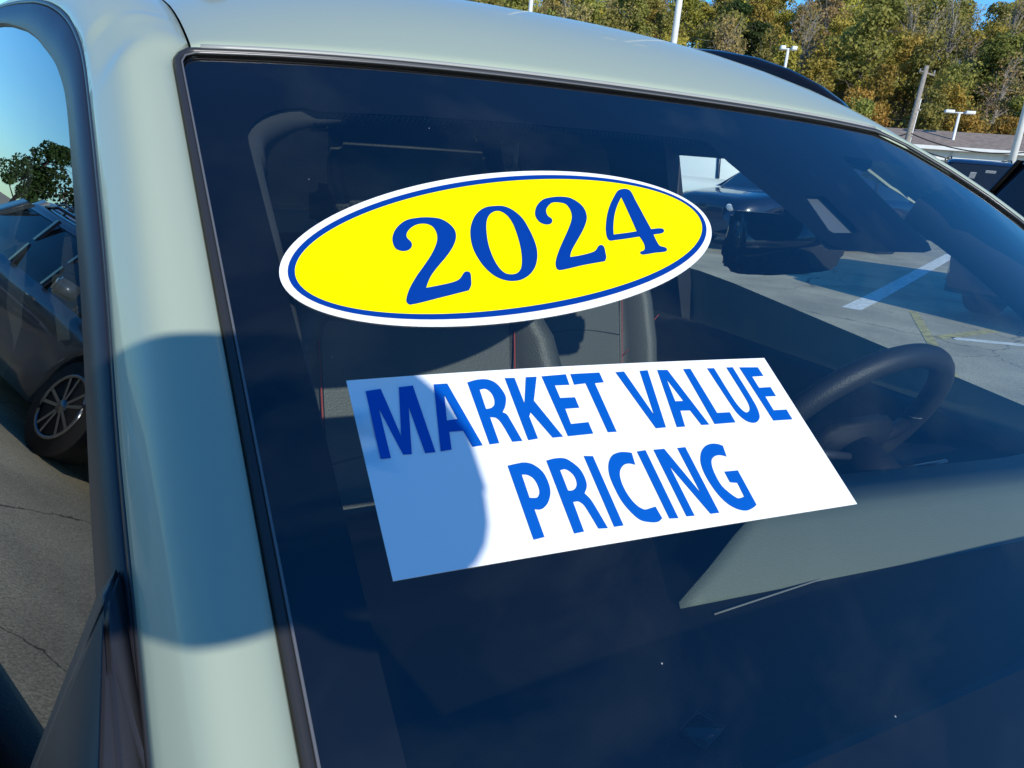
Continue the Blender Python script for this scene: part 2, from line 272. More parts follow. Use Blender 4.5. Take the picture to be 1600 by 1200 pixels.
GLYPHS = {
'M':[[[-0.54428,0.46674,1],[-0.53286,0.46631,1],[-0.52972,0.51043,1],[-0.5192,0.46686,1],[-0.50839,0.4669,1],[-0.50965,0.52847,1],[-0.51721,0.528,1],[-0.51724,0.4863,1],[-0.5266,0.52698,1],[-0.53269,0.52634,1],[-0.5389,0.48366,1],[-0.54164,0.52745,1],[-0.54877,0.52676,1]]],
'A':[[[-0.49227,0.46806,1],[-0.48166,0.46878,1],[-0.47365,0.529,1],[-0.48167,0.52891,1],[-0.48386,0.51389,1],[-0.49441,0.51306,1],[-0.4976,0.52835,1],[-0.50594,0.52861,1]],[[-0.4873,0.47962,1],[-0.48457,0.50275,1],[-0.49291,0.50277,1]]],
'R':[[[-0.46546,0.46993,1],[-0.45745,0.46845,0],[-0.44908,0.46906,0],[-0.44332,0.47293,0],[-0.44033,0.48029,0],[-0.43974,0.48829,0],[-0.44337,0.49669,0],[-0.44767,0.50227,1],[-0.44524,0.50451,0],[-0.44422,0.51093,0],[-0.44213,0.53047,1],[-0.45016,0.52983,1],[-0.45236,0.51209,0],[-0.45474,0.50671,0],[-0.4592,0.50529,1],[-0.4606,0.52926,1],[-0.46824,0.52915,1]],[[-0.45818,0.4785,1],[-0.45319,0.47839,0],[-0.45029,0.48205,0],[-0.44969,0.48823,0],[-0.45146,0.49409,0],[-0.45502,0.49683,0],[-0.45961,0.49721,1]]],
'K':[[[-0.43351,0.46982,1],[-0.42528,0.47068,1],[-0.42688,0.49691,1],[-0.41535,0.47125,1],[-0.40588,0.47189,1],[-0.41803,0.49509,1],[-0.40815,0.53207,1],[-0.41697,0.53157,1],[-0.42524,0.50569,1],[-0.42787,0.50933,1],[-0.42909,0.53038,1],[-0.43731,0.53062,1]]],
'E':[[[-0.40149,0.47205,1],[-0.37905,0.47256,1],[-0.38073,0.48386,1],[-0.39387,0.48284,1],[-0.39468,0.49562,1],[-0.38155,0.49671,1],[-0.3824,0.50754,1],[-0.39496,0.50674,1],[-0.39647,0.52148,1],[-0.3809,0.522,1],[-0.3818,0.53332,1],[-0.40396,0.53232,1]]],
'T':[[[-0.37487,0.47291,1],[-0.34737,0.47439,1],[-0.34819,0.48516,1],[-0.35699,0.48514,1],[-0.36078,0.53475,1],[-0.36861,0.53408,1],[-0.36545,0.48419,1],[-0.37635,0.48433,1]]],
'V':[[[-0.33181,0.47579,1],[-0.32324,0.47597,1],[-0.31824,0.52398,1],[-0.30727,0.477,1],[-0.29905,0.47721,1],[-0.31393,0.53727,1],[-0.32371,0.53692,1]]],
'A2':[[[-0.28894,0.4779,1],[-0.27857,0.47896,1],[-0.27035,0.54069,1],[-0.27829,0.53997,1],[-0.28064,0.52423,1],[-0.29061,0.52312,1],[-0.29532,0.53924,1],[-0.30337,0.53868,1]],[[-0.28525,0.48894,1],[-0.28165,0.51358,1],[-0.28996,0.51291,1]]],
'L':[[[-0.26126,0.4797,1],[-0.25346,0.48013,1],[-0.25498,0.53004,1],[-0.24143,0.53112,1],[-0.24228,0.54221,1],[-0.26451,0.54089,1]]],
'U':[[[-0.23483,0.48151,1],[-0.22716,0.4821,1],[-0.22841,0.51888,0],[-0.22727,0.5286,0],[-0.22459,0.53341,0],[-0.22056,0.53304,0],[-0.21684,0.5295,0],[-0.21464,0.52122,0],[-0.21263,0.48265,1],[-0.20531,0.48308,1],[-0.20806,0.52542,0],[-0.21062,0.53598,0],[-0.21451,0.54185,0],[-0.22227,0.54531,0],[-0.22936,0.54259,0],[-0.23366,0.53489,0],[-0.23475,0.5252,0]]],
'E2':[[[-0.1977,0.48397,1],[-0.1759,0.48592,1],[-0.17651,0.49664,1],[-0.19034,0.4961,1],[-0.19117,0.50919,1],[-0.17737,0.5099,1],[-0.17838,0.52055,1],[-0.191,0.51967,1],[-0.19238,0.53512,1],[-0.17715,0.53622,1],[-0.17831,0.54737,1],[-0.20023,0.54586,1]]],
'P':[[[-0.46156,0.54917,1],[-0.45444,0.5487,0],[-0.44767,0.54884,0],[-0.44201,0.55167,0],[-0.43738,0.55882,0],[-0.43664,0.56827,0],[-0.43845,0.57649,0],[-0.44306,0.58342,0],[-0.44808,0.58727,0],[-0.45179,0.58823,0],[-0.45555,0.58729,1],[-0.45694,0.60896,1],[-0.46531,0.60927,1]],[[-0.45393,0.55842,1],[-0.44996,0.55946,0],[-0.44661,0.56287,0],[-0.44555,0.56846,0],[-0.44638,0.57467,0],[-0.4493,0.57838,0],[-0.4523,0.57842,0],[-0.45552,0.57756,1]]],
'R2':[[[-0.43055,0.55028,1],[-0.42289,0.54959,0],[-0.41556,0.55082,0],[-0.41109,0.55508,0],[-0.40722,0.56256,0],[-0.40696,0.57165,0],[-0.40872,0.57735,0],[-0.41286,0.58223,1],[-0.41052,0.58775,0],[-0.4093,0.59687,0],[-0.40786,0.61244,1],[-0.41514,0.61132,1],[-0.41663,0.59751,0],[-0.41779,0.59123,0],[-0.42041,0.58787,0],[-0.42478,0.58739,1],[-0.42689,0.61116,1],[-0.43462,0.61111,1]],[[-0.42333,0.56022,1],[-0.41885,0.56025,0],[-0.4157,0.56361,0],[-0.41439,0.56809,0],[-0.4154,0.57395,0],[-0.4184,0.57732,0],[-0.42164,0.57823,0],[-0.42452,0.57761,1]]],
'I':[[[-0.39909,0.55148,1],[-0.39167,0.55288,1],[-0.39498,0.61292,1],[-0.4026,0.61249,1]]],
'C':[[[-0.36003,0.56651,1],[-0.36478,0.56456,0],[-0.36991,0.56498,0],[-0.37539,0.5692,0],[-0.3784,0.57547,0],[-0.37958,0.58415,0],[-0.37861,0.59376,0],[-0.3757,0.60083,0],[-0.3716,0.6042,0],[-0.36693,0.60411,0],[-0.36185,0.60361,1],[-0.36144,0.61379,1],[-0.36673,0.61576,0],[-0.37283,0.6148,0],[-0.3794,0.61174,0],[-0.38336,0.60542,0],[-0.38661,0.59478,0],[-0.38703,0.58126,0],[-0.38563,0.57008,0],[-0.3814,0.56101,0],[-0.37506,0.55507,0],[-0.36752,0.55335,0],[-0.36169,0.5542,0],[-0.3576,0.55555,1]]],
'I2':[[[-0.35241,0.55518,1],[-0.34429,0.55515,1],[-0.34811,0.61634,1],[-0.35569,0.61522,1]]],
'N':[[[-0.33698,0.55594,1],[-0.32693,0.5566,1],[-0.31694,0.60015,1],[-0.31457,0.55788,1],[-0.30671,0.55819,1],[-0.31081,0.61901,1],[-0.31888,0.61834,1],[-0.33084,0.57286,1],[-0.33346,0.61716,1],[-0.34049,0.61636,1]]],
'G':[[[-0.27298,0.57312,1],[-0.27701,0.57114,0],[-0.28297,0.57061,0],[-0.2888,0.57327,0],[-0.29217,0.57867,0],[-0.29406,0.58643,0],[-0.29431,0.59721,0],[-0.29084,0.60512,0],[-0.2867,0.61031,0],[-0.28249,0.61069,0],[-0.27964,0.61026,1],[-0.27809,0.59778,1],[-0.28467,0.59606,1],[-0.28384,0.5859,1],[-0.27042,0.58691,1],[-0.27296,0.61898,1],[-0.27822,0.62089,0],[-0.28603,0.62189,0],[-0.29329,0.61879,0],[-0.29914,0.61233,0],[-0.30259,0.60221,0],[-0.30358,0.58774,0],[-0.3013,0.57562,0],[-0.29561,0.5664,0],[-0.28825,0.56085,0],[-0.2807,0.55896,0],[-0.27421,0.56,0],[-0.27002,0.56249,1]]],
'd2':[[[-0.42619,0.3477,0],[-0.42266,0.34674,0],[-0.42102,0.34914,0],[-0.42286,0.35681,0],[-0.42543,0.36422,0],[-0.42985,0.37059,1],[-0.45824,0.37727,0],[-0.48605,0.38318,0],[-0.48825,0.38087,0],[-0.48781,0.37661,0],[-0.48169,0.36471,0],[-0.47081,0.34951,0],[-0.45971,0.33616,0],[-0.44771,0.3208,0],[-0.43874,0.30586,0],[-0.43556,0.295,0],[-0.43658,0.28508,0],[-0.44196,0.28124,0],[-0.44972,0.2818,0],[-0.45751,0.2865,0],[-0.46342,0.29348,0],[-0.46515,0.2995,0],[-0.46309,0.30576,0],[-0.46376,0.31093,0],[-0.46792,0.316,0],[-0.47419,0.31747,0],[-0.47934,0.31399,0],[-0.47975,0.30444,0],[-0.47663,0.29489,0],[-0.46955,0.28432,0],[-0.45858,0.27549,0],[-0.44691,0.27239,0],[-0.43584,0.27201,0],[-0.42543,0.27423,0],[-0.41883,0.28151,0],[-0.41635,0.29098,0],[-0.41893,0.30194,0],[-0.42646,0.3147,0],[-0.4371,0.3275,0],[-0.44813,0.33899,0],[-0.45776,0.34995,0],[-0.46348,0.35858,0],[-0.46674,0.36442,1],[-0.45342,0.36212,0],[-0.44003,0.35902,0],[-0.43308,0.35537,0]]],
'd0':[[[-0.36137,0.25477,0],[-0.37324,0.25735,0],[-0.38555,0.26665,0],[-0.396,0.28128,0],[-0.4024,0.29567,0],[-0.40652,0.31293,0],[-0.40694,0.32841,0],[-0.40442,0.34293,0],[-0.39945,0.35342,0],[-0.39278,0.3592,0],[-0.38477,0.36152,0],[-0.37397,0.35996,0],[-0.36157,0.35221,0],[-0.35123,0.34017,0],[-0.3431,0.32373,0],[-0.33927,0.30738,0],[-0.338,0.28943,0],[-0.33885,0.27323,0],[-0.34411,0.26137,0],[-0.35166,0.25526,0]],[[-0.36522,0.26341,0],[-0.37259,0.26862,0],[-0.37878,0.27741,0],[-0.38451,0.29209,0],[-0.38958,0.31156,0],[-0.3915,0.32898,0],[-0.39092,0.34252,0],[-0.38778,0.35044,0],[-0.3824,0.35268,0],[-0.37561,0.3513,0],[-0.36917,0.34522,0],[-0.36329,0.33298,0],[-0.35801,0.31603,0],[-0.35403,0.29573,0],[-0.35257,0.27964,0],[-0.35442,0.26867,0],[-0.35898,0.26312,0]]],
'd2b':[[[-0.26935,0.31534,0],[-0.26537,0.31416,0],[-0.2639,0.31708,0],[-0.26651,0.32569,0],[-0.26915,0.33274,0],[-0.27344,0.33825,1],[-0.30141,0.34332,0],[-0.32935,0.34947,0],[-0.33204,0.34737,0],[-0.33103,0.34194,0],[-0.32713,0.33427,0],[-0.31754,0.32064,0],[-0.30595,0.30589,0],[-0.29572,0.29314,0],[-0.28535,0.27928,0],[-0.27957,0.26917,0],[-0.27685,0.25825,0],[-0.27828,0.24999,0],[-0.28535,0.24747,0],[-0.29377,0.24839,0],[-0.30281,0.25593,0],[-0.30663,0.2617,0],[-0.30802,0.2692,0],[-0.30558,0.27391,0],[-0.30634,0.27767,0],[-0.31023,0.28202,0],[-0.31672,0.28304,0],[-0.32175,0.27937,0],[-0.32278,0.27153,0],[-0.32016,0.26344,0],[-0.31324,0.25278,0],[-0.30161,0.24275,0],[-0.29091,0.23915,0],[-0.27969,0.23755,0],[-0.2685,0.23893,0],[-0.26114,0.24606,0],[-0.25841,0.25555,0],[-0.26093,0.2681,0],[-0.26644,0.27832,0],[-0.27701,0.29192,0],[-0.29018,0.30656,0],[-0.30043,0.31781,0],[-0.30574,0.32418,0],[-0.31011,0.33131,1],[-0.29928,0.32954,0],[-0.28538,0.32602,0],[-0.27694,0.32252,0]]],
'd4':[[[-0.19031,0.21976,0],[-0.18416,0.21936,0],[-0.18057,0.22262,0],[-0.18278,0.24005,0],[-0.18585,0.26467,0],[-0.18883,0.28839,1],[-0.1763,0.28685,0],[-0.17227,0.28786,0],[-0.17322,0.29169,0],[-0.17776,0.29499,0],[-0.19082,0.29753,1],[-0.19247,0.30719,0],[-0.19263,0.31518,0],[-0.18716,0.31767,0],[-0.18617,0.32048,0],[-0.19018,0.32437,0],[-0.20535,0.3264,0],[-0.22165,0.32911,0],[-0.22457,0.3277,0],[-0.22283,0.32465,0],[-0.21721,0.32227,0],[-0.21357,0.31778,0],[-0.21129,0.31047,0],[-0.21109,0.30103,1],[-0.22884,0.30431,0],[-0.24454,0.30676,0],[-0.25211,0.3075,0],[-0.25304,0.30358,0],[-0.24996,0.29409,0],[-0.24414,0.28246,0],[-0.23337,0.26484,0],[-0.22134,0.24854,0],[-0.20891,0.2343,0],[-0.19799,0.22329,0]],[[-0.19966,0.2351,1],[-0.20461,0.26369,0],[-0.21014,0.29248,1],[-0.22659,0.29546,0],[-0.24236,0.29789,1],[-0.23606,0.28515,0],[-0.22489,0.26634,0],[-0.21219,0.24922,0]]],
}

# ================================================================ the sage SUV in the foreground
def rel(x, y, z): return Vector((x+CX, y, z+H))       # metres from the lens, along the car's axes
suv = empty('parked_suv', (0, 1.2, 0))
tag(suv, 'sage green SUV filling the foreground, yellow oval sticker and sign on its windshield', 'car')
def K(o):                                             # keep world place while parenting to the empty
    o.parent = suv; o.matrix_parent_inverse = Matrix.Translation((0, -1.2, 0)); return o
XR = [(0, .470), (.028, .530), (.084, .607), (.139, .668), (.193, .708), (.30, .74), (.88, .80)]
def xr(v): return interp(XR, v)
def xl(v): return -.622-.010*v
VB = .86
outline = [(-.600, 0), (-.613, .004), (-.620, .014)]+[(xl(v), v) for v in np.linspace(.04, VB, 24)]
outline += [(x, VB+.03*(1-(x/.75)**2)) for x in np.linspace(-.60, .76, 24)]
outline += [(xr(v), v) for v in list(np.linspace(VB, .2, 14))+[.193, .165, .139, .11, .084, .055, .028, .012]]
outline += [(x, 0) for x in np.linspace(.465, -.58, 28)]
ws = K(patch('windshield', [outline], WGLASS, None, 0.0, .03))
ws.name = 'windshield'
# black ceramic border printed on the inner face, with the sensor patch and its clear window
o_in = [(x+.001, v+.001) if x < 0 else (x-.001, v+.001) for x, v in outline]
ring_in = []
for a in np.linspace(math.pi, 1.5*math.pi, 10): ring_in.append((-.515+.062*math.cos(a), .150+.062*math.sin(a)))
top_in = [(x, .094) for x in np.linspace(-.50, .01, 14)]+[(.020, .100), (.026, .14), (.077, .288), (.088, .304), (.108, .314), (.268, .312), (.292, .306), (.302, .290), (.298, .255), (.294, .14), (.296, .100), (.305, .088), (.42, .088), (.50, .095), (.55, .13), (.60, .19), (.650, .26), (.69, .33)]
ring_in = [(-.580, .5), (-.579, .35), (-.578, .24)]+ring_in[0:]+top_in+[(.70, .5), (.73, .78)]+[(x, .79) for x in np.linspace(.70, -.55, 20)]+[(-.585, .78), (-.583, .65)]
hole = [(.122, .203), (.163, .201), (.169, .272), (.166, .277), (.112, .279), (.108, .274)]
K(patch('ceramic_border', [o_in, ring_in, hole], FRIT, None, -.004, .04))
# dot fade along the inner edge of the border
dv = []; df = []
def dot(x, v, r):
    s = len(dv); dv.append(WS(x, v, -.0042))
    for k in range(8): dv.append(WS(x+r*math.cos(k*math.pi/4), v+r*math.sin(k*math.pi/4), -.0042))
    for k in range(8): df.append((s, s+1+k, s+1+(k+1) % 8))
for k in range(int(.5/.006)):
    x = -.50+k*.006
    dot(x, .0985, .0018); dot(x+.003, .1030, .0013); dot(x, .1070, .0009)
d = K(link('border_dots', mesh('border_dots', dv, df), FRIT)); tag(d, kind='stuff')

# moulding: black rubber gap and a thin bright lip round the glass
def edge_pts(side, o_x, o_n, vs):
    return [WS((xl(v)-o_x) if side < 0 else (xr(v)+o_x), v, o_n) for v in vs]
def topx(v0, off_n, x0=-.606, x1=.47, n=40): return [WS(x, v0, off_n) for x in np.linspace(x0, x1, n)]
path = edge_pts(-1, .0035, .002, np.linspace(.88, .016, 40))+[WS(-.620, .004, .002), WS(-.612, -.003, .002)]+topx(-.0035, .002)
path += [WS(xr(v)+.0035, v-.003, .002) for v in (.010, .028, .055, .084, .11, .139, .165, .193, .25, .3, .4, .6, .88)]
K(tube('glass_moulding', path, .0042, RUB, None, 8))
lip = edge_pts(-1, -.0012, .0042, np.linspace(.88, .02, 40))+[WS(-.6165, .008, .0042), WS(-.606, .0022, .0042)]+topx(.0022, .0042, -.60, .465)
lip += [WS(xr(v)-.001, v, .0042) for v in (.012, .028, .055, .084, .11, .139, .165, .193, .25, .3, .4, .6, .88)]
K(tube('sunlit_moulding_strip', topx(-.0068, .0050, -.600, .468), .0030, mat('sunlit_rubber', (.30, .31, .29), .4), None, 8))  # paler strip on the top run: sunlit rubber put into the colour
K(tube('moulding_lip', lip, .0011, mat('lip', (.16, .165, .17), .3, .3), None, 6))

# --- passenger side pillar and roof side: from the glass edge (G) to the door frame line (D)
DT = [(.10, (.003, -.478)), (.20, (.003, -.420)), (.30, (.003, -.360)), (.44, (.002, -.277)), (.538, (.001, -.219)), (.70, (.003, -.114)), (.85, (.002, -.022)),
      (.987, (.000, .057)), (1.05, (-.005, .082)), (1.111, (-.012, .102)), (1.19, (-.022, .120)), (1.264, (-.036, .134)), (1.371, (-.056, .147)), (1.55, (-.087, .160)), (1.70, (-.119, .166)),
      (1.9, (-.158, .170)), (2.2, (-.195, .168)), (2.6, (-.20, .155)), (3.0, (-.18, .12)), (3.4, (-.13, .04))]
def Dp(y):
    a = interp([(t, v) for t, v in DT], y-.03); b = interp(DT, y+.03); c = interp(DT, y)
    x = (a[0]+b[0]+2*c[0])/4; z = (a[1]+b[1]+2*c[1])/4
    return rel(x, y, z)
def ztop(x, y):                                       # roof skin
    if x <= .47: e = WS(max(x, -.62), 0)
    else:
        v = interp([(b, a) for a, b in XR], x); e = WS(x, v)
    tgt = ZT+.200-.082*abs(x/.6)**3-.03*max(0, y-2.0)**1.6
    s = max(0, y-e.y)
    return e.y, e.z, (tgt-e.z)*(1-math.exp(-s/.33))+e.z
def Gp(y):
    """edge between roof skin / glass and the side panel at depth y"""
    yedge = YT+QY*.5*(1+1)                            # y of the top corner
    if y < yedge-.015:
        v = (yedge-y)/math.cos(TH); return WS(xl(v)-.0085, v, .0065)
    e = ztop(-.609, y); k = min(1, max(0, (y-(yedge-.015))/.035))
    p = Vector((lerp(-.6305, -.6115, k), y, 0))
    p.z = lerp(WS(xl(0)-.0085, 0, .0065).z+(y-yedge)*math.tan(TH), e[2]+.0045, k)
    return p
ys = sorted(set(list(np.linspace(.13, .85, 26))+list(np.linspace(.86, 1.3, 34))+list(np.linspace(1.33, 3.35, 30))))
rows = []
for y in ys:
    G = Gp(y); D = Dp(y); r = []
    nrm = Vector((-.50, -.38, .78)) if y < .95 else Vector((-.62, -.1, .78))
    r.append(G+Vector((.003, .001, -.010))); r.append(G+Vector((.0005, 0, -.0015)))
    N = 12
    for k in range(N+1):
        t = k/N
        P = G.lerp(D, t)+nrm.normalized()*(.024*math.sin(math.pi*t)**.8+.004*math.sin(math.pi*t*2)*(1 if y < 1 else 0))
        if y < 1.1 and k in (0,): pass
        r.append(P)
    r.append(D+Vector((.004, .002, -.006))); r.append(D+Vector((.02, .01, -.010)))
    rows.append(r)
K(grid('windshield_pillar', rows, PAINT, flip=True))
# --- roof skin
yr = [0, .002, .006, .012, .02, .035, .06, .1, .15, .21, .28, .36, .45, .55, .7, .9, 1.2, 1.6, 2.0, 2.4]
rows = []
xs = list(np.linspace(-.609, -.57, 4))+list(np.linspace(-.54, .44, 30))+[.47, .50, .53, .56, .585, .607, .62]
for s in yr:
    r = []
    for x in xs:
        ye, ze, _ = ztop(x, 0)
        ye += .009; z = ztop(x, ye+s)[2]
        lipz = .0065*(1-math.exp(-s/.0025)) - (.004 if s == 0 else 0)
        if x < -.6: lipz -= .003
        if x > .58: lipz -= (x-.58)*.25
        r.append(Vector((x, ye+s, z+lipz+.0015)))
    rows.append(r)
K(grid('roof', rows, PAINT, flip=False))
# --- driver side pillar: thin strip that folds away
rows = []
for v in [.0, .015, .028, .055, .084, .11, .139, .165, .193, .25, .3, .4, .5, .6, .75, .88]:
    x = xr(v)+.0085; b = WS(x, v, .0065)
    rows.append([b+Vector((-.002, 0, -.008)), b, b+Vector((.010, .004, .003)), b+Vector((.022, .012, .001)), b+Vector((.036, .024, -.008)), b+Vector((.052, .04, -.028)), b+Vector((.07, .055, -.06)), b+Vector((.05, .06, -.075))])
o = K(grid('windshield_pillar', rows, PAINT, flip=False))
# side edge of the roof on the driver side
rows = []
for y in np.linspace(.86, 3.3, 30):
    z = ztop(.60, max(y, .87))[2]
    b = Vector((.605, y, z+.002)); rows.append([b+Vector((-.01, 0, 0)), b, b+Vector((.03, 0, -.012)), b+Vector((.06, 0, -.04)), b+Vector((.085, 0, -.09)), b+Vector((.07, 0, -.10))])
K(grid('roof_side', rows, PAINT))
# --- roof rails
for sx in (-1, 1):
    x0 = -.547 if sx < 0 else .57
    rows = []
    ysr = [1.02, 1.035, 1.06, 1.12, 1.2, 1.3, 1.42, 1.6, 1.85, 2.2, 2.6, 2.9, 3.0] if sx > 0 else [1.125, 1.135, 1.155, 1.2, 1.28, 1.38, 1.5, 1.7, 1.95, 2.2, 2.6, 2.9, 3.0]
    for i, y in enumerate(ysr):
        zb = ztop(x0, y)[2]-.004
        h = [.004, .011, .022, .038, .052, .064, .072, .078, .080, .078, .072, .03, .005][i]
        w = [.006, .014, .018, .020, .021, .021, .021, .021, .021, .021, .021, .018, .008][i]
        rows.append([Vector((x0-w, y, zb)), Vector((x0-w*.95, y, zb+h*.6)), Vector((x0-w*.6, y, zb+h*.93)), Vector((x0, y, zb+h)), Vector((x0+w*.6, y, zb+h*.93)), Vector((x0+w*.95, y, zb+h*.6)), Vector((x0+w, y, zb))])
    K(grid('roof_rail', rows, GLOSSB))
# --- passenger door: frame, glass, sail, mirror
def gx(y, z): return CX+.004+(-.18*(y-.703)+.29*(z-H+.114))/.80+.12*max(0, y-1.75)**2
def Ip(y):
    D = Dp(y); q = D+Vector((-.019, 0, -.052 if y < 1.2 else -.052+.012*min(1, (y-1.2)/.4))); k = min(1, max(0, (y-1.0)/.2))
    q.x = lerp(q.x, gx(y, q.z)-.003, k); return q
rows = []
yd = sorted(list(np.linspace(.10, 1.0, 30))+list(np.linspace(1.02, 1.5, 24))+list(np.linspace(1.55, 2.3, 10)))
for y in yd:
    D = Dp(y)+Vector((.0005, -.001, -.009)); I = Ip(y)
    n = Vector((-.78, -.18, .3)).normalized(); w = (I-D)
    rows.append([D+Vector((.006, .002, -.002)), D+n*.001, D+w*.05+n*.004, D+w*.5+n*.0045, D+w*.93+n*.004, D+w+n*.001, D+w-n*.008])
door_frame = K(grid('door_frame', rows, SATIN, flip=True))
# thin black seal between body and frame
K(tube('door_seal', [Dp(y)+Vector((.001, 0, -.006)) for y in yd], .0035, RUB, None, 6))
ZB = H-.50
rows = []
for y in yd:
    I = Ip(y); r = []
    for t in np.linspace(0, 1, 12):
        z = lerp(I.z+.022, ZB, t) if I.z > ZB else I.z
        r.append(Vector((gx(y, z), y, z)))
    rows.append(r)
K(grid('side_window', rows, SGLASS, flip=True))
# belt strip and door skin below
rows = []
for y in np.linspace(.05, 3.3, 40):
    xb = gx(y, ZB) if y < 2.3 else lerp(gx(2.3, ZB), -1.02, (y-2.3)/1.0)
    rows.append([Vector((xb+.004, y, ZB+.004)), Vector((xb-.006, y, ZB+.002)), Vector((xb-.012, y, ZB-.018)), Vector((xb-.004, y, ZB-.020))])
K(grid('window_belt_strip', rows, RUB, flip=True))
def side_profile(s, y):
    """body side section below the belt; s=-1 passenger, 1 driver"""
    t = min(1, max(0, (y-.05)/1.2)); wd_ = .20*min(1, max(0, (y-.05)/2.1)); xb = -(.80+.06*t)
    fl = 1.0
    if y < -.55: fl = 1-.10*((-.55-y)/.5)**2
    if y > 3.0: fl = 1-.08*((y-3.0)/.5)**2
    zt = H-.52 if y > .1 else H-.52+.0*(y)
    pts = [(px-wd_, pz) for px, pz in ((xb, zt), (-.90, zt-.10), (-.925, zt-.24), (-.915, zt-.38), (-.93, zt-.50), (-.90, zt-.60), (-.80, zt-.63))]
    return [Vector((px*fl if s < 0 else -px*fl, y, pz)) for px, pz in pts]
def wheel_gap(y, yc, r=.40): return abs(y-yc) < r
for s in (-1, 1):
    for nm, y0, y1 in (('fender', -.92, .08), ('door', .085, 1.30), ('door', 1.31, 2.25), ('rear_quarter_panel', 2.26, 3.45)):
        rows = []
        for y in np.linspace(y0, y1, 26):
            pr = side_profile(s, y); yc = -.20 if nm == 'fender' else 2.62
            if nm in ('fender', 'rear_quarter_panel'):
                dy = abs(y-yc)
                if dy < .39:
                    za = .34+math.sqrt(.39**2-dy**2)
                    pr = [Vector((q.x, q.y, max(q.z, min(za, H-.54)))) for q in pr]
            rows.append(pr)
        K(grid(nm, rows, PAINT, flip=(s > 0)))
    for yc in (-.20, 2.62):
        # wheel with tyre and rim
        wq = K(tube('wheel', [(s*.90, yc, .34), (s*.70, yc, .34)], .20, RIM, None, 28))
        bm = bmesh.new(); prof = [(.20, -.10), (.31, -.11), (.338, -.085), (.342, 0), (.338, .085), (.31, .11), (.20, .10)]; seg = 40; vv = []
        for k in range(seg):
            a = k*2*math.pi/seg; vv.append([bm.verts.new((s*.80+w_, yc+r_*math.cos(a), .34+r_*math.sin(a))) for r_, w_ in prof])
        for k in range(seg):
            for j in range(len(prof)-1): bm.faces.new((vv[k][j], vv[k][j+1], vv[(k+1) % seg][j+1], vv[(k+1) % seg][j]))
        me = bpy.data.meshes.new('tyre'); bm.to_mesh(me); bm.free(); t = link('tyre', me, TYRE, wq, True)
        for k in range(5):
            a = k*2*math.pi/5+.3
            q = box('spoke', (s*.905, yc+.10*math.cos(a), .34+.10*math.sin(a)), (.02, .17, .05), RIM, wq, .008, None); 
            q.data.transform(Matrix.Translation((s*.905, yc, .34)) @ Matrix.Rotation(a, 4, 'X') @ Matrix.Translation((0, .10, 0)) @ Matrix.Translation(-Vector((s*.905, yc+.10*math.cos(a), .34+.10*math.sin(a)))))
# sail panel at the front corner of the side window and the mirror on its arm
n = Vector((-.80, -.18, .29)).normalized()
def sp(x, y, z, o): return rel(x, y, z)+n*o

sail = hull('mirror_sail', [sp(.0, .470, -.268, .004), sp(-.006, .47, -.292, .014), sp(-.050, .455, -.405, .018), sp(-.085, .44, -.49, .018), sp(.001, .44, -.281, .016), sp(.001, .30, -.366, .014), sp(.001, .17, -.445, .010), sp(-.03, .15, -.50, .014),
             sp(0, .30, -.366, -.01), sp(-.085, .44, -.49, -.01), sp(0, .17, -.445, -.01)], PLAS, None, .003); K(sail)
K(tube('sail_seam', [sp(-.012, .462, -.320, .0175), sp(-.020, .425, -.38, .0185), sp(-.030, .385, -.44, .019), sp(-.035, .36, -.485, .019)], .0012, RUB, None, 6))
mh = hull('side_mirror', [Vector(v) for v in [(-.98, .30, .93), (-1.20, .34, .94), (-1.22, .36, 1.05), (-1.16, .36, 1.12), (-1.00, .34, 1.13), (-.96, .32, 1.05), (-.99, .44, .94), (-1.19, .45, .95), (-1.20, .45, 1.08), (-1.02, .44, 1.11)]], PLAS, None, .018); K(mh)
K(hull('mirror_arm', [Vector(v) for v in [(-.84, .30, .89), (-.84, .42, .89), (-.84, .32, .94), (-.84, .42, .93), (-1.02, .33, .96), (-1.02, .42, .96), (-1.02, .33, .99), (-1.02, .42, .99)]], PLAS, None, .008))
gm = box('mirror_glass', (-1.10, .452, 1.02), (.17, .004, .12), CHROME, mh, .01)
for s, yy in ((-1, .95), (-1, 2.05), (1, .95), (1, 2.05)):
    K(box('door_handle', (s*.925, yy, .74), (.03, .17, .028), PAINT, None, .01))
# bonnet, cowl, nose
rows = []
for y in [.20, .16, .10, 0, -.15, -.3, -.5, -.7, -.82, -.90, -.95]:
    z0 = H-.36-.0*y + (y-.2)*.13
    if y < -.7: z0 -= (-.7-y)**2*1.8
    hw = .86 if y > -.6 else .86-.5*(-.6-y)**1.5
    r = []
    for t in np.linspace(-1, 1, 25):
        z = z0-.10*abs(t)**2.6+.012*math.exp(-((abs(t)-.62)/.08)**2)
        r.append(Vector((t*hw, y, z-.03)))
    rows.append(r)
K(grid('bonnet', rows, PAINT, flip=True))
rows = []
for x in np.linspace(-.8, .85, 20): rows.append([Vector((x, .285-.02*(1-(x/.8)**2), H-.405)), Vector((x, .23, H-.43)), Vector((x, .17, H-.415)), Vector((x, .15, H-.43))])
K(grid('cowl_panel', rows, PLAS, flip=True))
rows = []
for z in np.linspace(.22, .93, 12):
    r = []
    for t in np.linspace(-1, 1, 21):
        r.append(Vector((t*.84, -.98+.14*abs(t)**3-.05*math.sin((z-.2)*4), z)))
    rows.append(r)
fb = K(grid('front_bumper', rows, PAINT))
K(box('grille', (0, -1.045, .66), (1.0, .03, .22), PLAS, None, .01))
for k in range(5): K(box('grille_bar', (0, -1.066, .58+k*.04), (.94, .012, .012), GLOSSB, None))
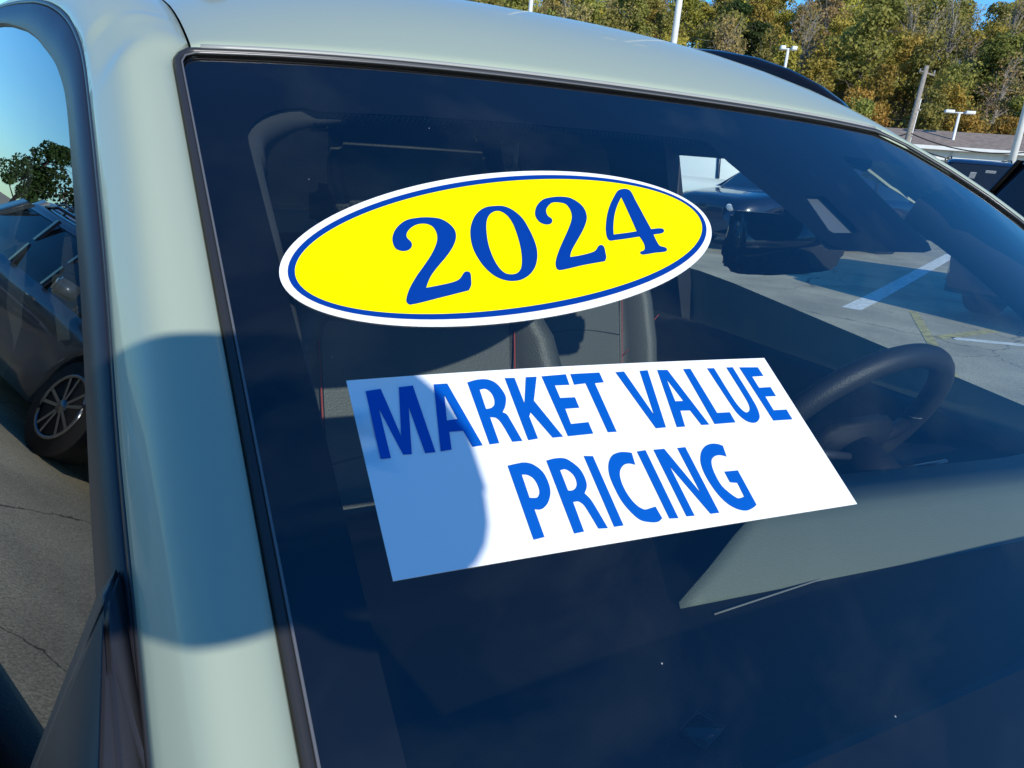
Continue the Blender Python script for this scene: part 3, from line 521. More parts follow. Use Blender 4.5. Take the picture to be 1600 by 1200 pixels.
for s in (-1, 1):
    K(box('headlight', (s*.68, -.97, .80), (.26, .08, .07), CHROME, None, .02)); K(box('taillight', (s*.76, 3.50, .95), (.22, .06, .12), mat('red_lamp', (.4, .01, .01), .2), None, .02))
# rear end
K(box('tailgate', (0, 3.46, .72), (1.62, .06, .62), PAINT, None, .02))
K(hull('roof_spoiler', [Vector((sx*a, b_, c_)) for sx in (-1, 1) for a, b_, c_ in ((.60, 3.30, 1.405), (.60, 3.42, 1.40), (.56, 3.30, 1.62), (.56, 3.55, 1.58), (.60, 3.52, 1.52), (.70, 3.30, 1.40))], GLOSSB, None, .01))
K(box('rear_bumper', (0, 3.50, .42), (1.70, .12, .26), PLAS, None, .03))
rg = K(grid('rear_window', [[Vector((x, 3.46, 1.03)) for x in (-.66, 0, .66)], [Vector((x, 3.30, 1.42)) for x in (-.56, 0, .56)]], RGLASS))
K(box('underbody', (0, 1.25, .28), (1.62, 4.2, .10), RUB, None))
# --- driver side: belt line, window openings, pillars, glass
BX, TX = .85, .715
def wtop(y): return max(H-.415, min(H+.03, H-.02-(1.0-y)*.66))
def dw(y, z):                                         # point of the driver side plane
    k = (z-(H-.36))/(.36+.02); return Vector((lerp(BX, TX, k), y, z))
rows = [[dw(y, H-.30 if y > 1.6 else lerp(H-.40, H-.30, (y-.73)/.87)), Vector((BX+.02, y, H-.44)), Vector((BX, y, H-.56))] for y in np.linspace(.30, 3.4, 24)]
K(grid('driver_door_top', rows, PAINT))
K(grid('driver_side_window', [[dw(y, z) for z in (H-.42, lerp(H-.42, wtop(y), .5), wtop(y))] for y in np.linspace(.42, 1.85, 14)], CGLASS))
K(grid('driver_side_window', [[dw(y, z) for z in (H-.42, H-.2, H+.03)] for y in np.linspace(1.95, 2.85, 5)], RGLASS))
def bar(name, p, q, w, d, m):
    p = Vector(p); q = Vector(q); a = (q-p).normalized(); b = a.cross(Vector((1, 0, 0))).normalized()*w/2; c = Vector((1, 0, 0))*d/2
    V = [p-b-c, p+b-c, p+b+c, p-b+c, q-b-c, q+b-c, q+b+c, q-b+c]
    return K(link(name, mesh(name, V, [(0, 1, 2, 3), (7, 6, 5, 4), (0, 4, 5, 1), (1, 5, 6, 2), (2, 6, 7, 3), (3, 7, 4, 0)]), m))
bar('door_pillar', dw(1.88, H-.45)+Vector((-.03, 0, 0)), dw(1.86, H+.06)+Vector((-.03, 0, 0)), .38, .05, HEADL)
bar('door_pillar', dw(2.92, H-.45)+Vector((-.03, 0, 0)), dw(2.80, H+.06)+Vector((-.03, 0, 0)), .13, .05, HEADL)
bar('door_pillar', Vector((-.86, 2.05, H-.5)), Vector((-.76, 2.05, H+.12)), .12, .05, SATIN)
bar('door_pillar', Vector((-.86, 3.0, H-.5)), Vector((-.74, 2.9, H+.12)), .3, .05, SATIN)
K(grid('rear_side_window', [[Vector((lerp(-1.06, -1.0, (y-2.3)/1.1), y, ZB)).lerp(Dp(y)+Vector((-.012, 0, -.03)), k) for k in (0, .5, 1)] for y in np.linspace(2.30, 3.36, 8)], RGLASS, flip=True))
for s in (-1, 1):
    K(hull('rear_pillar', [Vector((s*a, b_, c_)) for a, b_, c_ in ((.60, 3.30, 1.43), (.80, 3.26, 1.43), (.99, 3.26, .90), (.64, 3.44, .95), (.97, 3.45, .86), (.60, 3.38, 1.43))], PAINT, None, .012))

# ================================================================ cabin
rows = []
for y in np.linspace(.19, .86, 20):
    r = []
    for x in np.linspace(-.74, .80, 26):
        z = H-.430-.065*((y-.19)/.67)-.02*math.exp(-((y-.86)/.05)**2)
        if y < .30: z -= .02*(1-(y-.19)/.11)
        r.append(Vector((x, y, z)))
    rows.append(r)
rows += [[Vector((p.x, .90, H-.50)) for p in rows[-1]], [Vector((p.x, .91, H-.75)) for p in rows[-1]]]
dash = K(grid('dashboard', rows, DASH))
# instrument hood, driver side: pale colour and slanted left end paint the sunlit wedge
def hood_row(t):
    x = lerp(-.184, .80, t); xt = lerp(-.045, .80, t)
    yb = lerp(.512, .435, min(1, t*1.4)); yt = yb+.048
    zb = H-.455; zt = H-.396
    m_ = lerp(x, xt, .5)
    return [Vector((x, yb-.006, zb-.010)), Vector((x, yb, zb)), Vector((lerp(x, xt, .35), lerp(yb, yt, .28), lerp(zb, zt, .38))), Vector((lerp(x, xt, .75), lerp(yb, yt, .68), lerp(zb, zt, .80))), Vector((lerp(x, xt, .95), yt-.006, zt-.003)), Vector((xt, yt+.006, zt)), Vector((xt, yt+.03, zt-.006)), Vector((xt, yt+.11, zt-.02)), Vector((xt, yt+.12, zt-.12))]
K(grid('instrument_hood', [hood_row(t) for t in np.linspace(0, 1, 30)], DASH_LIT, flip=True, thick=.004))
K(tube('dash_seam', [Vector((x, .478+.03*math.sin((x+.3)*1.2), H-.4575)) for x in np.linspace(-.16, .7, 20)], .0012, TRIM, None, 5))
sb = K(box('dash_glint', (-.305, .345, H-.4420), (.034, .026, .005), GLOSSB, None, .002, Matrix.Rotation(.35, 3, 'Z')))  # small box and rim added for a faint outline reflected over the dash
tube('glint_rim', [Matrix.Rotation(.35, 3, 'Z') @ Vector(v)+Vector((-.305, .345, H-.416)) for v in [(-.017, -.012, -.022), (.017, -.012, -.022), (.017, .012, -.022), (-.017, .012, -.022)]], .0007, PLAS, sb, 5, True)
# steering wheel
cw = Vector((.335, .735, H-.402)); tl = R(30); Rw = .182
ring = []
for k in range(64):
    a = k*2*math.pi/64; ring.append(cw+Vector((Rw*math.cos(a), -Rw*math.sin(a)*math.sin(tl), Rw*math.sin(a)*math.cos(tl))))
sw = K(tube('steering_wheel', ring, .0185, WHEELM, None, 14, True))
def onw(dx, dz, o=0): return cw+Vector((dx, -dz*math.sin(tl)+o*math.cos(tl), dz*math.cos(tl)+o*math.sin(tl)))
hull('hub', [onw(a, b, o) for a, b in ((-.07, .05), (.07, .05), (.085, 0), (-.085, 0), (.05, -.07), (-.05, -.07)) for o in (-.035, .0)], DASH, sw, .01)
for q in ((-1, 0), (1, 0), (-.35, -1), (.35, -1)):
    L = math.hypot(*q); tube('spoke', [onw(q[0]/L*.06, q[1]/L*.06, -.015), onw(q[0]/L*.12, q[1]/L*.12, -.012), onw(q[0]/L*.175, q[1]/L*.175, 0)], [.018, .014, .012], DASH, sw, 8)
for a0_ in (R(8), R(172)):
    tube('rim_seam', [cw+Vector((Rw*math.cos(a0_), -Rw*math.sin(a0_)*math.sin(tl), Rw*math.sin(a0_)*math.cos(tl)))+Vector((math.cos(a0_)*math.cos(b), math.sin(b), math.sin(a0_)*math.cos(b)+math.cos(b)*.2)).normalized()*.0190 for b in np.linspace(0, 2*math.pi, 12)], .0012, TRIM, sw, 5)
K(tube('steering_column', [cw+Vector((0, -.01, -.01)), Vector((.335, .60, H-.47))], [.035, .04], DASH, None, 14))
K(box('instrument_display', (.34, .62, H-.47), (.26, .02, .10), GLOSSB, None, .006, Matrix.Rotation(-.3, 3, 'X')))
st1 = tube('column_stalk', [cw+Vector((-.05, -.06, -.01)), cw+Vector((-.14, -.055, .005))], [.006, .008], PLAS, sw, 8)
K(box('centre_screen', (-.03, .80, H-.50), (.26, .02, .15), GLOSSB, None, .008, Matrix.Rotation(-.25, 3, 'X')))
K(box('door_panel', (-.86, 1.35, H-.75), (.06, 1.9, .52), LEATH, None, .02)); K(box('door_panel', (.83, 1.45, H-.70), (.05, 2.0, .50), LEATH, None, .02))
K(box('cabin_floor', (0, 1.6, .40), (1.6, 3.4, .04), HEADL, None))
K(box('centre_console', (.05, 1.25, H-.72), (.20, .9, .22), PLAS, None, .02))
# seats
def seat(cx, cy, rake=.22, w=.52, zoff=0):
    def T(x, y, z): return Vector((cx+x, cy+y+(z)*math.sin(rake), H-.82+zoff+z*math.cos(rake)))   # z up along the backrest
    def slab(name, prof, zs, m, parent=None):
        rows = []
        for z, ws_, th in zs:
            r = []
            for t, d in prof: r.append(T(t*ws_, -d*th, z))
            for t, d in reversed(prof): r.append(T(t*ws_*.98, .06, z))
            rows.append(r)
        return grid(name, rows, m, parent, closed=True)
    prof = [(-1, -.2), (-1.0, .35), (-.95, .8), (-.86, 1.0), (-.76, .92), (-.68, .55), (-.62, .40), (-.3, .36), (0, .34), (.3, .36), (.62, .40), (.68, .55), (.76, .92), (.86, 1.0), (.95, .8), (1.0, .35), (1, -.2)]
    hw = w/2
    zs = [(0, hw*.92, .09), (.08, hw*.98, .12), (.2, hw, .125), (.35, hw*1.0, .12), (.46, hw*.96, .11), (.54, hw*.88, .10), (.60, hw*.74, .085), (.635, hw*.60, .06), (.65, hw*.45, .02)]
    b = slab('seat_backrest', prof, zs, LEATH); K(b)
    # pale centre panel and red seams on it
    rows = [[T(t*hw, -(.36+.03)*.118-.003-.004*math.cos(t*2), z) for t in np.linspace(-.58, .58, 9)] for z in np.linspace(.10, .57, 14)]
    c = grid('centre_panel', rows, LEATH2, b)
    for s in (-1, 1):
        tube('seam', [T(s*hw*.60, -.057-.002, z) for z in np.linspace(.1, .58, 14)], .0013, STITCH, b, 5)
        tube('seam', [T(s*hw*lerp(.62, .95, k), -lerp(.055, .105, k), lerp(.30, .42, k)) for k in np.linspace(0, 1, 6)], .0012, STITCH, b, 5)
    tube('seam', [T(t*hw, -.052, .36+.015*math.cos(t*3)) for t in np.linspace(-.58, .58, 12)], .0016, RUB, b, 5)
    cu = hull('seat_cushion', [Vector((cx+a, cy+bb, H-.82+zoff+cc)) for a in (-hw*.95, hw*.95) for bb in (-.46, .04) for cc in (-.12, .03)], LEATH, None, .035); K(cu)
    h = hull('headrest', [T(a, bb, cc) for a, bb, cc in [(-.10, -.05, .70), (.10, -.05, .70), (-.13, -.06, .76), (.13, -.06, .76), (-.125, -.05, .84), (.125, -.05, .84), (-.09, -.03, .88), (.09, -.03, .88), (-.12, .03, .72), (.12, .03, .72), (-.11, .02, .87), (.11, .02, .87)]], LEATH, b, .025)
    for s in (-.05, .05): tube('headrest_post', [T(s, -.01, .62), T(s, -.01, .72)], .006, CHROME, h, 8)
seat(-.285, .98, .20, .53)
seat(.34, 1.52, .22, .50, .02)
rb = K(box('rear_bench', (0, 2.35, H-.62), (1.35, .16, .62), LEATH, None, .04, Matrix.Rotation(-.2, 3, 'X')))
for x in (-.42, 0, .42): K(hull('rear_headrest', [Vector((x+a, 2.42+b, H-.24+c)) for a in (-.12, .12) for b in (-.04, .04) for c in (-.06, .08)], LEATH, None, .03))
# headliner with window headers, grab handle and overhead console
rows = []
for y in np.linspace(1.06, 3.3, 20):
    r = []
    for x in np.linspace(-.66, .70, 18):
        z = ztop(max(-.6, min(.6, x)), y)[2]-.045-.02*abs(x/.6)**4
        r.append(Vector((x, y, z)))
    rows.append(r)
K(grid('headliner', rows, HEADL))
K(grid('window_header', [[Vector((.70, y, H+.015)), Vector((.655, y, H+.04)), Vector((.59, y, min(H+.10, ztop(.59, y)[2]-.035)))] for y in np.linspace(1.05, 3.2, 16)], HEADL))
K(grid('window_header', [[Ip(y)+Vector((.03, 0, -.01)), Dp(y)+Vector((.04, 0, -.02)), Vector((-.62, y, Dp(y).z-.03))] for y in np.linspace(1.25, 3.2, 16)], HEADL, thick=.02))
K(box('overhead_console', (.02, 1.16, H+.075), (.22, .20, .03), HEADL, None, .01))
vis = K(box('sun_visor', (-.30, 1.22, H+.10), (.40, .16, .014), HEADL, None, .006, Matrix.Rotation(.1, 3, 'X')))
K(box('sun_visor', (.34, 1.20, H+.09), (.36, .16, .014), HEADL, None, .006, Matrix.Rotation(.1, 3, 'X')))
# sensor housing and mirror behind the printed patch
K(patch('sensor_cover', [[(.095, .175), (.215, .175), (.225, .30), (.090, .30)]], mat('cover_grey', (.10, .11, .12), .7), None, -.014, .03))
mr = K(hull('rear_view_mirror', [Vector((.205+a, .80+b, H-.100+c)) for a, b, c in [(-.11, -.02, -.048), (.10, -.02, -.042), (-.13, 0, -.02), (.125, 0, -.01), (-.12, -.02, .040), (.12, -.02, .035), (-.12, .015, -.045), (.12, .015, -.035), (-.12, .015, .04), (.12, .015, .035), (-.05, -.02, -.052), (.03, -.02, -.052)]], GLOSSB, None, .01))
tube('mirror_stem', [Vector((.20, .80, H-.06)), WS(.17, .15, -.01)], [.012, .016], GLOSSB, mr, 10)
# pillar trims inside the glass: a pale strip along the passenger side that bends round the top corner
def strip_pts(o):
    L = []
    for v in np.linspace(.84, .16, 30): L.append((-.577-.012*max(0, (v-.3))/.5+o, v))
    for a in np.linspace(math.pi, 1.5*math.pi, 10)[1:]: L.append((-.577+o+(.060-o)*(1+math.cos(a)), .145+(.055-o*.6)*math.sin(a)))
    for k in range(1, 3): L.append((L[-1][0]+.022, L[-1][1]))
    return L
wdt = [.010]*20+list(np.linspace(.010, .017, 12))+[.016, .010, .003, -.003, -.006, -.008, -.0095, -.010, -.0105, -.011, -.0112, -.0114, -.0116, -.0118]
L0 = strip_pts(-.012); rows = []
for i, (x, v) in enumerate(L0):
    a = Vector(L0[min(i+1, len(L0)-1)])-Vector(L0[max(i-1, 0)]); nn = Vector((-a.y, a.x)).normalized()
    w_ = wdt[min(i, len(wdt)-1)]+.012
    r = []
    for k in range(5):
        t = k/4; q = Vector((x, v))-nn*(-w_*t); r.append(WS(q.x, q.y, -.010-.012*t-.03*(t > .9)*min(1, max(0, 1-(i-34)/6))))
    rows.append(r)
K(grid('pillar_trim', rows, mat('pillar_trim', (.040, .043, .046), .9, spec=.1), thick=.002))
K(grid('pillar_trim', [[WS(xr(v)-.02, v, -.015), WS(xr(v)-.07, v, -.05), WS(xr(v)-.05, v, -.10)] for v in np.linspace(.1, .84, 14)], DASH))

# ================================================================ the two signs on the glass
def ell(a, b, n=120, c=(-.33862, .30110), ang=R(168.6)):
    out = []
    for k in range(n):
        t = k*2*math.pi/n; X = a*math.cos(t); Y = b*math.sin(t)
        out.append((c[0]+X*math.cos(ang)-Y*math.sin(ang), c[1]+X*math.sin(ang)+Y*math.cos(ang)))
    return out
oval = patch('year_sticker', [ell(.2480, .1003)], WHITE, None, .0008, .03, .0004)
tag(oval, 'yellow oval sticker with blue 2024 and a white rim stuck high on the windshield', 'sticker')
def art(name, loops, m, parent, off):
    o = patch(name, loops, m, parent, off, .03); return o
art('blue_ring', [ell(.2413, .0920), ell(.2358, .0850)], BLUE, oval, .0014)
art('yellow_field', [ell(.2357, .0849)], YEL, oval, .0012)
for k in ('d2', 'd0', 'd2b', 'd4'):
    art('digit', [smooth_loop([tuple(q) for q in lp], 6) for lp in GLYPHS[k]], BLUE, oval, .0016)
sx0, sx1, sv0, sv1, ph = -.56008, -.16453, .46469, .62620, .05274
cxs, cvs = (sx0+sx1)/2, (sv0+sv1)/2
def sg(x, v): x -= cxs; v -= cvs; return (cxs+x*math.cos(ph)-v*math.sin(ph), cvs+v*math.cos(ph)+x*math.sin(ph))
def edge(a, b, n=14): return [sg(lerp(a[0], b[0], k/n), lerp(a[1], b[1], k/n)) for k in range(n)]
q = [(sx0, sv0), (sx1+.001, sv0), (sx1-.003, sv1), (sx0, sv1)]
board = patch('slogan_sign', [edge(q[0], q[1])+edge(q[1], q[2])+edge(q[2], q[3])+edge(q[3], q[0])], WHITE, None, .0008, .03, .0004)
tag(board, 'white rectangular sign reading MARKET VALUE PRICING in blue, below the oval sticker', 'sign')
for k in ('M', 'A', 'R', 'K', 'E', 'T', 'V', 'A2', 'L', 'U', 'E2', 'P', 'R2', 'I', 'C', 'I2', 'N', 'G'):
    lp = GLYPHS[k]
    art('letter', [smooth_loop([tuple(q) for q in l], 6) for l in lp], LBLUE, board, .0014)

# ================================================================ parking lot
ASPH = mat('asphalt', (.47, .42, .28), .9, noise=.35, nscale=1.2, detail=12)
t = ASPH.node_tree; b = t.nodes['Principled BSDF']
tc = t.nodes.new('ShaderNodeTexCoord')
def tnode(kind, **kw):
    n = t.nodes.new(kind)
    for k, v in kw.items(): n.inputs[k].default_value = v
    return n
old = b.inputs['Base Color'].links[0].from_socket
vo = tnode('ShaderNodeTexVoronoi', Scale=140.0); t.links.new(tc.outputs['Object'], vo.inputs['Vector'])
ns = tnode('ShaderNodeTexNoise', Scale=60.0, Detail=8.0); t.links.new(tc.outputs['Object'], ns.inputs['Vector'])
mr1 = t.nodes.new('ShaderNodeMapRange'); mr1.inputs[3].default_value = .62; mr1.inputs[4].default_value = 1.4; t.links.new(ns.outputs[0], mr1.inputs[0])
mm = t.nodes.new('ShaderNodeVectorMath'); mm.operation = 'SCALE'; t.links.new(old, mm.inputs[0]); t.links.new(mr1.outputs[0], mm.inputs['Scale'])
sc_ = t.nodes.new('ShaderNodeSeparateColor'); t.links.new(vo.outputs['Color'], sc_.inputs[0])
mr2 = t.nodes.new('ShaderNodeMapRange'); mr2.inputs[3].default_value = .75; mr2.inputs[4].default_value = 1.25; t.links.new(sc_.outputs[0], mr2.inputs[0])
mm2 = t.nodes.new('ShaderNodeVectorMath'); mm2.operation = 'SCALE'; t.links.new(mm.outputs[0], mm2.inputs[0]); t.links.new(mr2.outputs[0], mm2.inputs['Scale'])
# wandering cracks
vc = t.nodes.new('ShaderNodeTexVoronoi'); vc.feature = 'DISTANCE_TO_EDGE'; vc.inputs['Scale'].default_value = .42
nd = tnode('ShaderNodeTexNoise', Scale=2.5, Detail=8.0); t.links.new(tc.outputs['Object'], nd.inputs['Vector'])
va = t.nodes.new('ShaderNodeVectorMath'); va.operation = 'MULTIPLY_ADD'; va.inputs[1].default_value = (.5, .5, 0)
t.links.new(nd.outputs['Color'], va.inputs[0]); t.links.new(tc.outputs['Object'], va.inputs[2]); t.links.new(va.outputs[0], vc.inputs['Vector'])
cr = t.nodes.new('ShaderNodeMapRange'); cr.inputs[1].default_value = .0008; cr.inputs[2].default_value = .0035; cr.inputs[3].default_value = .25; t.links.new(vc.outputs['Distance'], cr.inputs[0])
mm3 = t.nodes.new('ShaderNodeVectorMath'); mm3.operation = 'SCALE'; t.links.new(mm2.outputs[0], mm3.inputs[0]); t.links.new(cr.outputs[0], mm3.inputs['Scale'])
t.links.new(mm3.outputs[0], b.inputs['Base Color'])
bp = t.nodes.new('ShaderNodeBump'); bp.inputs['Strength'].default_value = .5; bp.inputs['Distance'].default_value = .006
t.links.new(ns.outputs[0], bp.inputs['Height']); t.links.new(bp.outputs[0], b.inputs['Normal'])
def gz(x, y):                                         # the lot rises gently towards the far side
    d = math.hypot(x, y); return .012*max(0, d-9)**1.15 if d < 60 else .012*51**1.15+(d-60)*.01
rows = []
for y in list(np.linspace(-300, -20, 10))+list(np.linspace(-15, 60, 26))+list(np.linspace(70, 600, 12)):
    rows.append([Vector((x, y, gz(x, y))) for x in list(np.linspace(-500, -40, 10))+list(np.linspace(-35, 70, 36))+list(np.linspace(80, 600, 12))])
lot = grid('parking_lot', rows, ASPH); tag(lot, kind='structure')
LINE = mat('worn_white_paint', (.92, .92, .86), .8, noise=.3, nscale=14); LINEY = mat('worn_yellow_paint', (.62, .52, .18), .8, noise=.5, nscale=14)
def pline(a, b_, w, m, n=16):
    a = Vector(a); b_ = Vector(b_); d = (b_-a).normalized(); s = Vector((-d.y, d.x))*w/2; rows = []
    for k in range(n+1):
        p = a.lerp(b_, k/n); rows.append([Vector((p.x+s.x, p.y+s.y, gz(p.x, p.y)+.004)), Vector((p.x-s.x, p.y-s.y, gz(p.x, p.y)+.004))])
    o = grid('painted_line', rows, m); tag(o, kind='structure'); return o
pline((6.45, 5.25), (13.5, 8.55), .20, LINE)
pline((7.60, 5.35), (4.55, 2.85), .09, LINEY)
pline((6.15, 4.05), (11.0, 4.50), .12, LINEY)
pline((6.3, 4.0), (16.0, -2.2), .12, LINE)
pline((-1.75, 3.2), (-1.75, -3.5), .10, LINE)
pline((-6.3, 8.4), (-6.3, 2.5), .10, LINE)

# ================================================================ parked cars
CARGLASS = mat('dark_car_glass', (.012, .016, .020), .03, spec=.8)
RIMB = mat('rim_shadow_grey', (.03, .03, .032), .5)
LAMPR = mat('tail_lamp', (.45, .012, .01), .15); LAMPW = mat('head_lamp', (.6, .62, .64), .1)
PLATE = mat('plate', (.16, .17, .2), .5)
CARD = mat('card', (.75, .75, .75), .6)
def car(kind, label, loc, rz, col, L=4.6, Wd=1.86, Ht=1.70, cat='car', group=None, cards=(), solid=False):
    e = empty(kind, loc, rz)
    tag(e, label, cat, group)
    P = mat(kind+'_paint', col, .3, .2, 1.0, .03)
    h = L/2; w = Wd/2; zb = 1.02 if Ht > 1.55 else .92
    # front is local -y
    st = [(-h, .74, .55, .30), (-h+.06, .86, .80, .24), (-h+.25, .95, .88, .22), (-h+.7, 1.0, .95, .20), (-h+1.15, 1.0, zb-.02, .20), (-h+1.6, 1.0, zb, .20), (0, 1.0, zb+.01, .20), (h-.9, 1.0, zb+.03, .20), (h-.3, .98, zb+.03, .24), (h-.06, .90, zb-.02, .28), (h, .84, .85, .34)]
    rows = []
    fw, rw = -h+.88, h-.92
    YY = sorted(set([s[0] for s in st]+list(np.linspace(fw-.42, fw+.42, 11))+list(np.linspace(rw-.42, rw+.42, 11))))
    for y in YY:
        k, zt, zl = interp([(s[0], s[1:]) for s in st], y)
        for c_ in (fw, rw):
            if abs(y-c_) < .40: zl = max(zl, .34+math.sqrt(.40**2-(y-c_)**2))
        ww = w*k; zl_ = min(zl, zt-.12)
        half = [(0, zt+.02), (ww*.55, zt+.012), (ww*.82, zt-.01), (ww*.93, zt-.05), (ww*.975, max(zt-.16, zl_+.02)), (ww, max(zt-.30, zl_+.015)), (ww*.985, max(.5, zl_+.01)), (ww, max(.40, zl_+.005)), (ww*.97, zl_), (ww*.5, zl_), (0, zl_)]
        rows.append([Vector((-a, y, c)) for a, c in half[::-1]]+[Vector((a, y, c)) for a, c in half[1:]])
    body = grid('body', rows, P, e, flip=True)
    for end in (0, -1):
        r = rows[end]; cap = link('bumper', mesh('bumper', r, [tuple(range(len(r)))]), PLAS, e)
    # cabin
    def ring(z, y0, y1, ww, rr=.12):
        pts = []
        for (cx_, cy_, a0_) in ((ww-rr, y1-rr, 0), (-(ww-rr), y1-rr, 90), (-(ww-rr), y0+rr, 180), (ww-rr, y0+rr, 270)):
            for a in (0, 30, 60, 90): pts.append(Vector((cx_+rr*math.cos(R(a0_+a)), cy_+rr*math.sin(R(a0_+a)), z)))
        return pts
    yb0, yb1, yt0, yt1 = -h+1.12, h-.16, -h+1.95, h-.62
    grid('windows', [ring(zb-.06, yb0-.06, yb1+.02, w*.93), ring(zb+.2, lerp(yb0, yt0, .32), lerp(yb1, yt1, .32), w*.88), ring(Ht-.10, lerp(yb0, yt0, .93), lerp(yb1, yt1, .93), w*.735)], P if solid else CARGLASS, e, closed=True, flip=False)
    rr = [ring(Ht-.105, lerp(yb0, yt0, .92)-.015, lerp(yb1, yt1, .92)+.04, w*.745), ring(Ht-.05, yt0+.02, yt1+.02, w*.725), ring(Ht-.012, yt0+.14, yt1-.06, w*.64), ring(Ht, yt0+.4, yt1-.3, w*.42)]
    roof = grid('roof', rr, P, e, closed=True); top = link('roof_skin', mesh('roof_skin', rr[-1], [tuple(range(len(rr[-1])))]), P, roof)
    def pil(y0, y1, wd, sgn):
        a = Vector((sgn*w*.94, y0, zb-.03)); b = Vector((sgn*w*.755, y1, Ht-.07)); d = Vector((0, wd, 0)); o = Vector((sgn*.012, 0, .004))
        mid = a.lerp(b, .4)+Vector((sgn*.006, 0, 0)); rows = [[p_-d/2, p_-d/2+o, p_+d/2+o, p_+d/2] for p_ in (a, mid, b)]
        grid('window_pillar', rows, P if wd > .09 else GLOSSB, e)
    for sgn in (-1, 1):
        pil(yb0+.03, yt0+.05, .10, sgn); pil(.02, .08, .07, sgn); pil(h-1.5, h-1.35, .08, sgn); pil(yb1-.12, yt1-.08, .26, sgn)
        tube('roof_rail', [Vector((sgn*w*.66, yt0+.25, Ht-.02)), Vector((sgn*w*.66, yt0+.4, Ht+.035)), Vector((sgn*w*.65, yt1-.35, Ht+.035)), Vector((sgn*w*.65, yt1-.15, Ht-.02))], .016, GLOSSB, e)
        hull('headlight', [Vector((sgn*w*a, -h+b_, c)) for a, b_, c in ((.55, .03, .70), (.90, .22, .74), (.55, .12, .80), (.90, .32, .83), (.70, -.015, .66), (.60, -.0, .76))], LAMPW, e, .01)
        hull('taillight', [Vector((sgn*w*a, h+b_, c)) for a, b_, c in ((.60, .01, .82), (.95, -.12, .80), (.60, 0, .95), (.95, -.16, .98), (.80, .02, .80), (.80, -.02, .97))], LAMPR, e, .01)
        hull('mirror', [Vector((sgn*(w+a), -h+1.55+b_, zb+c)) for a in (0, .17) for b_ in (0, .09) for c in (.0, .13)], P, e, .02)
        for yy in (fw, rw):
            wq = tube('wheel', [(sgn*(w-.01), yy, .34), (sgn*(w-.12), yy, .34)], .215, RIM, e, 24)
            tt = tube('tyre', [(sgn*(w-.005), yy, .34), (sgn*(w-.23), yy, .34)], .34, TYRE, wq, 30)
            wq.data.materials[0] = RIMB
            tube('rim_edge', [(sgn*(w+.002), yy+.225*math.cos(a), .34+.225*math.sin(a)) for a in np.linspace(0, 2*math.pi, 25)[:-1]], .014, RIM, wq, 6, True)
            for k in range(10):
                a = (k//2)*2*math.pi/5+(.22 if k % 2 else -.22)
                V = [Vector((sgn*(w+.006), yy+math.cos(a+da)*rd, .34+math.sin(a+da)*rd)) for da, rd in ((-.25, .045), (-.055, .218), (.055, .218), (.25, .045))]
                link('spoke', mesh('spoke', V, [(0, 1, 2, 3)]), RIM, wq)
            tube('hub', [(sgn*(w+.008), yy, .34), (sgn*(w-.02), yy, .34)], .05, RIM, wq, 12)
        tube('handle', [(sgn*(w+.015), -.15, zb-.14), (sgn*(w+.015), .0, zb-.14)], .012, P, e, 6)
    box('grille', (0, -h-.005, .62), (Wd*.55, .03, .22), GLOSSB, e, .01)
    box('licence_plate', (0, h+.02, .62), (.31, .012, .15), PLATE, e, .004)
    for (x, y_, z, sx, sz, tilt) in cards:
        box('window_card', (x, y_, z), (sx, .004, sz), CARD, e, 0, Matrix.Rotation(tilt, 3, 'X'))
    return e
def at(px, py, d):
    """a point seen at pixel (px, py) of the photograph, d metres out over the ground"""
    v = F*FPX+RT*(px-800)+UP*(600-py); v = v/math.hypot(v.x, v.y); return Vector((CX, 0, H))+v*d
def base(px, d):
    v = F*FPX+RT*(px-800)+UP*(600-270); v = v/math.hypot(v.x, v.y); x, y = CX+v.x*d, v.y*d; return Vector((x, y, gz(x, y)))
# rear of the black SUV faces the camera side
car('parked_suv', 'black SUV seen past the right edge of the windshield, red tail lamp showing', (9.55, 3.95, .01), R(90), (.006, .006, .008), 4.7, 1.9, 1.74, 'car', None,
    cards=((-.40, 2.16, 1.22, .13, .06, -.5),))
p_ = base(1528, 21); car('parked_suv', 'dark blue SUV with white price cards behind its windshield, in front of the low building', p_, R(-52), (.010, .018, .045), 4.5, 1.85, 1.78, 'car', None,
    cards=((-.22, -1.02, 1.42, .12, .20, .9), (.12, -.95, 1.52, .20, .08, .9)))
p_ = base(1470, 27); car('parked_car', 'pale blue car half hidden behind the sage roof edge by the low building', p_, R(-40), (.12, .17, .22), 4.4, 1.8, 1.62)
p_ = base(1118, 17.0); car('parked_van', 'white cargo van seen through the far side window', p_, R(52), (.72, .76, .70), 5.0, 1.9, 1.95, 'van', None, (), True)
car('parked_car', 'dark navy car added to darken the ground beyond the far door glass, nose towards the sage one', (10.35, 9.6, .03), R(-90), (.006, .008, .018), 4.6, 1.86, 1.60)  # dark car added where the ground beyond the door lies in shade
# cars of the neighbouring row on the passenger side (they show mirrored in the door glass)
car('parked_suv', 'dark blue grey car parked alongside on the left, mirrored in the side window', (-4.35, 6.25, 0), 0, (.07, .095, .12), 4.3, 1.86, 1.46)
car('parked_suv', 'white SUV parked behind the dark car on the left, mirrored in the side window', (-6.6, 10.9, 0), 0, (.62, .64, .64), 4.6, 1.86, 1.70)
car('parked_car', 'white car parked far down the left hand row', (-9.9, 14.6, .02), 0, (.6, .6, .6), 4.6, 1.86, 1.62)
car('parked_truck', 'tall dark van parked behind the left hand row', (-12.6, 22.5, .1), 0, (.03, .035, .05), 5.2, 2.0, 2.3, 'van')
car('parked_suv', 'silver SUV at the end of the row behind the sage one', (-.5, 14.5, .04), 0, (.30, .31, .32), 4.6, 1.86, 1.7)

